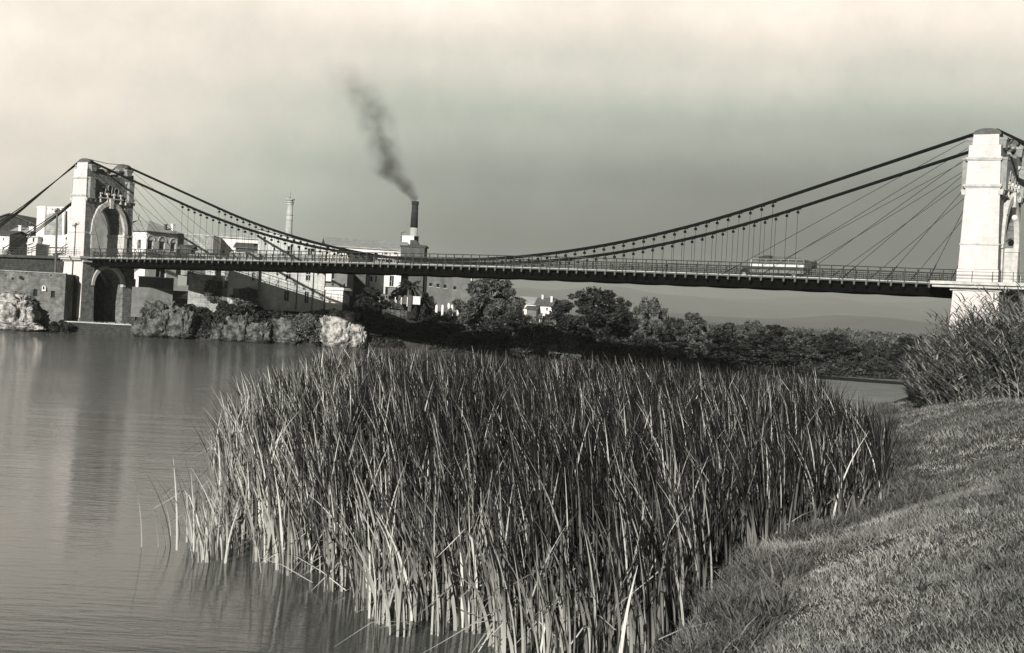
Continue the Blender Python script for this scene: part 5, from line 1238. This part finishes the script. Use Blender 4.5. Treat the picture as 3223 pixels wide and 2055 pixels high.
# the little outlying tufts on the left
for (cx, cy, nb) in ((-7.3, 31.6, 18), (-6.9, 30.4, 14), (-7.7, 32.6, 9), (-6.5, 29.4, 16), (-7.9, 30.8, 5)):
    B = np.stack([cx+rs.normal(0, .22, nb), cy+rs.normal(0, .2, nb), np.full(nb, -.1)], 1); Hh = rs.uniform(.9, 2.3, nb)
    addp(blades(B, Hh, np.full(nb, .04), Hh*rs.uniform(.05, .5, nb), np.pi+rs.normal(0, 1.2, nb), rs.rand(nb)*np.pi, 8, 1.8, rs, np.where(rs.rand(nb) < .25, .7, 2.)))
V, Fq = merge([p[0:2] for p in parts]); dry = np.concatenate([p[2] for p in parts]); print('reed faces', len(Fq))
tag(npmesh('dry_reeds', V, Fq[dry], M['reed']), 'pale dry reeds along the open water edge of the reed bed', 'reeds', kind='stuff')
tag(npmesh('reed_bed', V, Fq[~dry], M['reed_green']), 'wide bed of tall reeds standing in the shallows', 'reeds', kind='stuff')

# bank grass
def grass_zone(y0, y1, dens, segs, h, wd):
    A = (y1-y0)*45; n_ = int(A*dens); y = rs.uniform(y0, y1, n_); x = rs.uniform(-4, 41, n_)
    a = x/y; k = (x > xb(y)-.3) & (a < .52) & (a > -.02); x, y = x[k], y[k]; n_ = len(x)
    z = GZ(x, y)-.02; pt = np.array([noise.noise((p*.35, q*.35, 4)) for p, q in zip(x, y)]); Hh = h*(.5+.8*rs.rand(n_))*(1+.9*np.clip(pt, -.6, 1)); wet = np.clip(1.4-(x-xb(y)), 0, 1); Hh *= 1+1.6*wet
    return blades(np.stack([x, y, z], 1), Hh, wd*(.6+.8*rs.rand(n_)), Hh*(.2+.8*rs.rand(n_)), np.where(rs.rand(n_) < .5, np.pi+rs.normal(0, .8, n_), rs.rand(n_)*2*np.pi), rs.rand(n_)*np.pi, segs, 1.6, rs)
def GZ(x, y):
    xi = np.clip(np.searchsorted(xs, x)-1, 0, nx-2); yi = np.clip(np.searchsorted(ys, y)-1, 0, ny-2)
    fx = (x-xs[xi])/(xs[xi+1]-xs[xi]); fy = (y-ys[yi])/(ys[yi+1]-ys[yi]); Z = ZG
    return Z[yi, xi]*(1-fx)*(1-fy)+Z[yi, xi+1]*fx*(1-fy)+Z[yi+1, xi]*(1-fx)*fy+Z[yi+1, xi+1]*fx*fy
ZG = GROUND_Z
parts = [grass_zone(6.5, 13, 700, 2, .075, .009), grass_zone(13, 24, 380, 2, .085, .012), grass_zone(24, 45, 230, 2, .12, .013), grass_zone(45, 95, 60, 2, .16, .026)]
V, Fq = merge(parts); print('grass faces', len(Fq))
tag(npmesh('bank_grass', V, Fq, M['grass']), 'short grass covering the near bank', 'grass', kind='stuff')

# rank weeds and sedge tufts along the wet margin and scattered on the bank
n_ = 5200; y = 8+88*rs.rand(n_)**1.3; dd = np.where(rs.rand(n_) < .6, rs.normal(1.0, .9, n_), rs.uniform(1, 9, n_)); x = xb(y)+dd
msk = np.array([noise.noise((a*.5, b*.5, 12)) for a, b in zip(x, y)]); k = (msk > np.where(dd < 2.2, -.15, np.where(y > 30, .02, .2))) & (x/y < .5) & (dd > -.4); x, y, dd = x[k], y[k], dd[k]; m_ = 26; kk = np.repeat(np.arange(len(x)), m_)
hh_ = np.where(dd < 2.2, .42, .20)*(.5+rs.rand(len(x))); B = np.stack([x[kk]+rs.normal(0, .14, len(kk)), y[kk]+rs.normal(0, .14, len(kk)), (GZ(x, y)-.03)[kk]], 1)
V, Fq = blades(B, hh_[kk]*(.5+.6*rs.rand(len(kk))), .012+.012*rs.rand(len(kk))+.0004*y[kk], hh_[kk]*rs.uniform(.2, 1.1, len(kk)), rs.rand(len(kk))*2*np.pi, rs.rand(len(kk))*np.pi, 3, 1.7, rs)
tag(npmesh('bank_weeds', V, Fq, M['weed']), 'ragged weeds and sedge tufts along the wet edge of the bank', 'weeds', kind='stuff')

# giant cane thicket before the near tower
def cane_clump(root, cx, cy, r_, n_, h, seed):
    rs = np.random.RandomState(seed); parts = []
    a = rs.rand(n_)*2*np.pi; rr = r_*np.sqrt(rs.rand(n_)); x = cx+np.cos(a)*rr; y = cy+np.sin(a)*rr*.8
    z = np.array([ground_z(p, q) for p, q in zip(x, y)])-.1; Hh = h*(.55+.5*rs.rand(n_))*(1-.35*(rr/r_)**2); wind = np.pi-.1
    out = np.arctan2(y-cy, x-cx); ln = Hh*(.12+.26*rs.rand(n_)+.35*(rr/r_)**2); az = np.where(rs.rand(n_) < .45, wind+rs.normal(0, .5, n_), out)
    B = np.stack([x, y, z], 1); parts.append(blades(B, Hh, np.full(n_, .05), ln, az, rs.rand(n_)*np.pi, 6, 1.9, rs))
    # leaves in two ranks up each stem
    nl = 21; k = np.repeat(np.arange(n_), nl); t = np.tile(np.linspace(.03, 1., nl), n_)+rs.normal(0, .02, n_*nl); t = np.clip(t, .05, 1)
    off = ln[k]*t**1.9; zz = Hh[k]*(t-.18*(ln[k]/Hh[k])**2*t**3); P = B[k]+np.stack([np.cos(az[k])*off, np.sin(az[k])*off, zz], 1)
    m_ = len(k); la = np.where(rs.rand(m_) < .5, wind+rs.normal(0, .7, m_), rs.rand(m_)*2*np.pi); L_ = .7+.6*rs.rand(m_)
    parts.append(blades(P, L_*.62, .075*(.7+.6*rs.rand(m_)), L_*.8, la, la+np.pi/2+rs.normal(0, .5, m_), 3, 1.3, rs))
    V, Fq = merge(parts); return V-np.array(root.location), Fq
def cane(cx, cy, r_, n_, h, seed, label, plumes=10):
    root = empty('giant_cane', (cx, cy, ground_z(cx, cy))); tag(root, label, 'cane clump', 'giant cane clumps before the near tower')
    V, Fq = cane_clump(root, cx, cy, r_, n_, h, seed); npmesh('cane_foliage', V, Fq, M['cane'], root)
    return root
for k, (px, Y, r_, n_, h, lab) in enumerate((
    (2990, 90, 2.3, 340, 3.2, 'low left end of the cane thicket'),
    (3050, 88, 3.1, 440, 4.7, 'tall cane clump covering the foot of the near tower'),
    (3130, 85, 3.2, 460, 5.1, 'dense cane clump right of the tower foot'),
    (3230, 82, 3.4, 460, 7.2, 'tallest cane clump with arching tops at the right edge'),
    (3020, 83, 2.3, 280, 2.9, 'short cane clump in front of the tall ones'),
    (3130, 80, 2.6, 340, 3.6, 'front cane clump spilling over the path at right'),
    (3300, 78, 3.2, 320, 6.6, 'cane clump mostly beyond the right edge'),
    (2925, 96, 1.3, 90, 1.7, 'small tuft of dry cane at the water left of the thicket'))):
    a = ray(px, 1240)[0]; cane(a*Y, Y, r_, n_, h, 100+k, lab)

# pale twig and stones on the path, a dead stick by the grass
def on_ground(px, py):
    a, b = ray(px, py); Y = 4.
    while Y < 200 and H+b*Y > ground_z(a*Y, Y): Y += .1
    return a*Y, Y, ground_z(a*Y, Y)
p = on_ground(3105, 1455); mb = MB(); mb.tube([(-.5, .3, .12), (-.2, .1, .05), (.2, -.15, .04), (.62, -.5, .03)], [.008, .012, .012, .008], 5); mb.tube([(-.2, .1, .05), (-.4, -.1, .2)], .007, 5); mb.tube([(-.2, .1, .06), (.1, .28, .22)], .007, 5)
tag(mb.build('dead_twig', M['plume'], loc=p), 'forked pale dead twig lying on the path at right', 'twig')
for k, (px, py, s, lab) in enumerate(((3195, 1287, .34, 'pale flat stone by the cane thicket at the right edge'), (3208, 1395, .12, 'small pale stone on the path at the right edge'), (3160, 1478, .10, 'small pale stone beside the forked twig'))):
    p = on_ground(px, py); o = rock('stone', lab, px, py-10, py, 10, 50, 1, M['rock_lit'], 30.+k); o['category'] = 'stone'; o.location = (p[0], p[1], p[2]-.02); d = max(o.dimensions); o.scale = (s/d*1.4, s/d, s/d*.7)

# ------------------------------------------------------------------ smoke
def smoke():
    pts = [(1307, 633, .45), (1300, 622, .6), (1287, 606, .8), (1278, 588, 1.1), (1256, 570, 1.6), (1228, 552, 1.8), (1224, 520, 1.9), (1212, 480, 1.8), (1195, 440, 2.0), (1186, 395, 2.0), (1176, 345, 2.4), (1150, 310, 2.4), (1118, 275, 2.6), (1095, 240, 2.8), (1078, 200, 2.9), (1060, 165, 2.9)]
    mb = MB(); P = []; R = []; C_ = []
    for i in range(len(pts)-1):
        for j in range(4):
            t = j/4; a, b = pts[i], pts[i+1]; x = a[0]+(b[0]-a[0])*t; y = a[1]+(b[1]-a[1])*t; r_ = a[2]+(b[2]-a[2])*t
            q = at(x, y, 250); P.append((q[0], q[1], q[2])); R.append(r_*2.75+.25); C_.append((q[2], q[0], r_))
    mb.tube(P, R, 20); mb.f = [tuple(reversed(q_)) for q_ in mb.f]
    z0, z1 = C_[0][0], C_[-1][0]; X0, X1 = -36., -18.
    m = bpy.data.materials.new('coal_smoke'); m.use_nodes = True; nt = m.node_tree; N = nt.nodes; L = nt.links; N.remove(N['Principled BSDF'])
    pv = N.new('ShaderNodeVolumePrincipled'); pv.inputs['Color'].default_value = (.10, .10, .095, 1); L.new(pv.outputs[0], N['Material Output'].inputs['Volume'])
    def mth(op, a, b=None, c=None, clamp=False):
        n_ = N.new('ShaderNodeMath'); n_.operation = op; n_.use_clamp = clamp
        for i_, v in enumerate((a, b, c)):
            if v is None: continue
            if isinstance(v, (int, float)): n_.inputs[i_].default_value = v
            else: L.new(v, n_.inputs[i_])
        return n_.outputs[0]
    tc = N.new('ShaderNodeTexCoord')
    w1 = N.new('ShaderNodeTexNoise'); w1.inputs['Scale'].default_value = .33; w1.inputs['Detail'].default_value = 4; L.new(tc.outputs['Object'], w1.inputs[0])
    v1 = N.new('ShaderNodeVectorMath'); v1.operation = 'SUBTRACT'; L.new(w1.outputs['Color'], v1.inputs[0]); v1.inputs[1].default_value = (.5, .5, .5)
    v2 = N.new('ShaderNodeVectorMath'); v2.operation = 'SCALE'; L.new(v1.outputs[0], v2.inputs[0]); v2.inputs['Scale'].default_value = 2.6
    sz = N.new('ShaderNodeSeparateXYZ'); L.new(tc.outputs['Object'], sz.inputs[0]); t = mth('DIVIDE', mth('SUBTRACT', sz.outputs[2], z0), z1-z0, clamp=True)
    k_ = N.new('ShaderNodeVectorMath'); k_.operation = 'SCALE'; L.new(v2.outputs[0], k_.inputs[0]); L.new(mth('MULTIPLY_ADD', t, 1.5, .12, clamp=True), k_.inputs['Scale'])
    v3 = N.new('ShaderNodeVectorMath'); L.new(tc.outputs['Object'], v3.inputs[0]); L.new(k_.outputs[0], v3.inputs[1]); s3 = N.new('ShaderNodeSeparateXYZ'); L.new(v3.outputs[0], s3.inputs[0])
    def ramp(vals):
        cr = N.new('ShaderNodeValToRGB'); L.new(t, cr.inputs[0]); e = cr.color_ramp.elements
        while len(e) < len(vals): e.new(.5)
        for q_, (p_, v_) in zip(e, vals): q_.position = p_; q_.color = (v_, v_, v_, 1)
        return cr.outputs[0]
    sel = [C_[int(i_)] for i_ in np.linspace(0, len(C_)-1, 26)]
    xc = mth('MULTIPLY_ADD', ramp([((c[0]-z0)/(z1-z0), (c[1]-X0)/(X1-X0)) for c in sel]), X1-X0, X0)
    rr = mth('MULTIPLY', ramp([((c[0]-z0)/(z1-z0), c[2]/4) for c in sel]), 8.)
    dx_ = mth('SUBTRACT', s3.outputs[0], xc); dy_ = mth('SUBTRACT', s3.outputs[1], 250.)
    dist = mth('DIVIDE', mth('SQRT', mth('ADD', mth('MULTIPLY', dx_, dx_), mth('MULTIPLY', dy_, dy_))), rr)
    fall = mth('POWER', mth('SUBTRACT', 1.15, dist, clamp=True), 1.3)
    nz = N.new('ShaderNodeTexNoise'); nz.inputs['Scale'].default_value = .30; nz.inputs['Detail'].default_value = 5; nz.inputs['Roughness'].default_value = .6; L.new(v3.outputs[0], nz.inputs[0])
    th = N.new('ShaderNodeMapRange'); L.new(nz.outputs[0], th.inputs[0]); th.inputs[1].default_value = .36; th.inputs[2].default_value = .66
    fade = mth('POWER', mth('SUBTRACT', 1., t, clamp=True), .8); endf = mth('SUBTRACT', 1., mth('POWER', t, 5.), clamp=True)
    base_ = mth('MULTIPLY', mth('MULTIPLY', fall, th.outputs[0]), mth('DIVIDE', mth('MULTIPLY_ADD', fade, 1.5, .3), mth('MAXIMUM', rr, .5)))
    L.new(mth('MULTIPLY', base_, endf), pv.inputs['Density'])
    o = mb.build('smoke', m); tag(o, 'dark smoke plume drifting up from the sooty chimney', 'smoke', kind='stuff')
smoke()
# ------------------------------------------------------------------ the air over the plain
hz = MB(); hz.box(-9500, 9500, -70, 9300, -8, 300); m = bpy.data.materials.new('haze_air'); m.use_nodes = True; N = m.node_tree.nodes; N.remove(N['Principled BSDF'])
pv = N.new('ShaderNodeVolumePrincipled'); pv.inputs['Density'].default_value = HAZE; pv.inputs['Color'].default_value = (.72, .75, .69, 1); pv.inputs['Anisotropy'].default_value = 0.
m.node_tree.links.new(pv.outputs[0], N['Material Output'].inputs['Volume'])
if HAZE > 0: tag(hz.build('haze', m), kind='stuff')
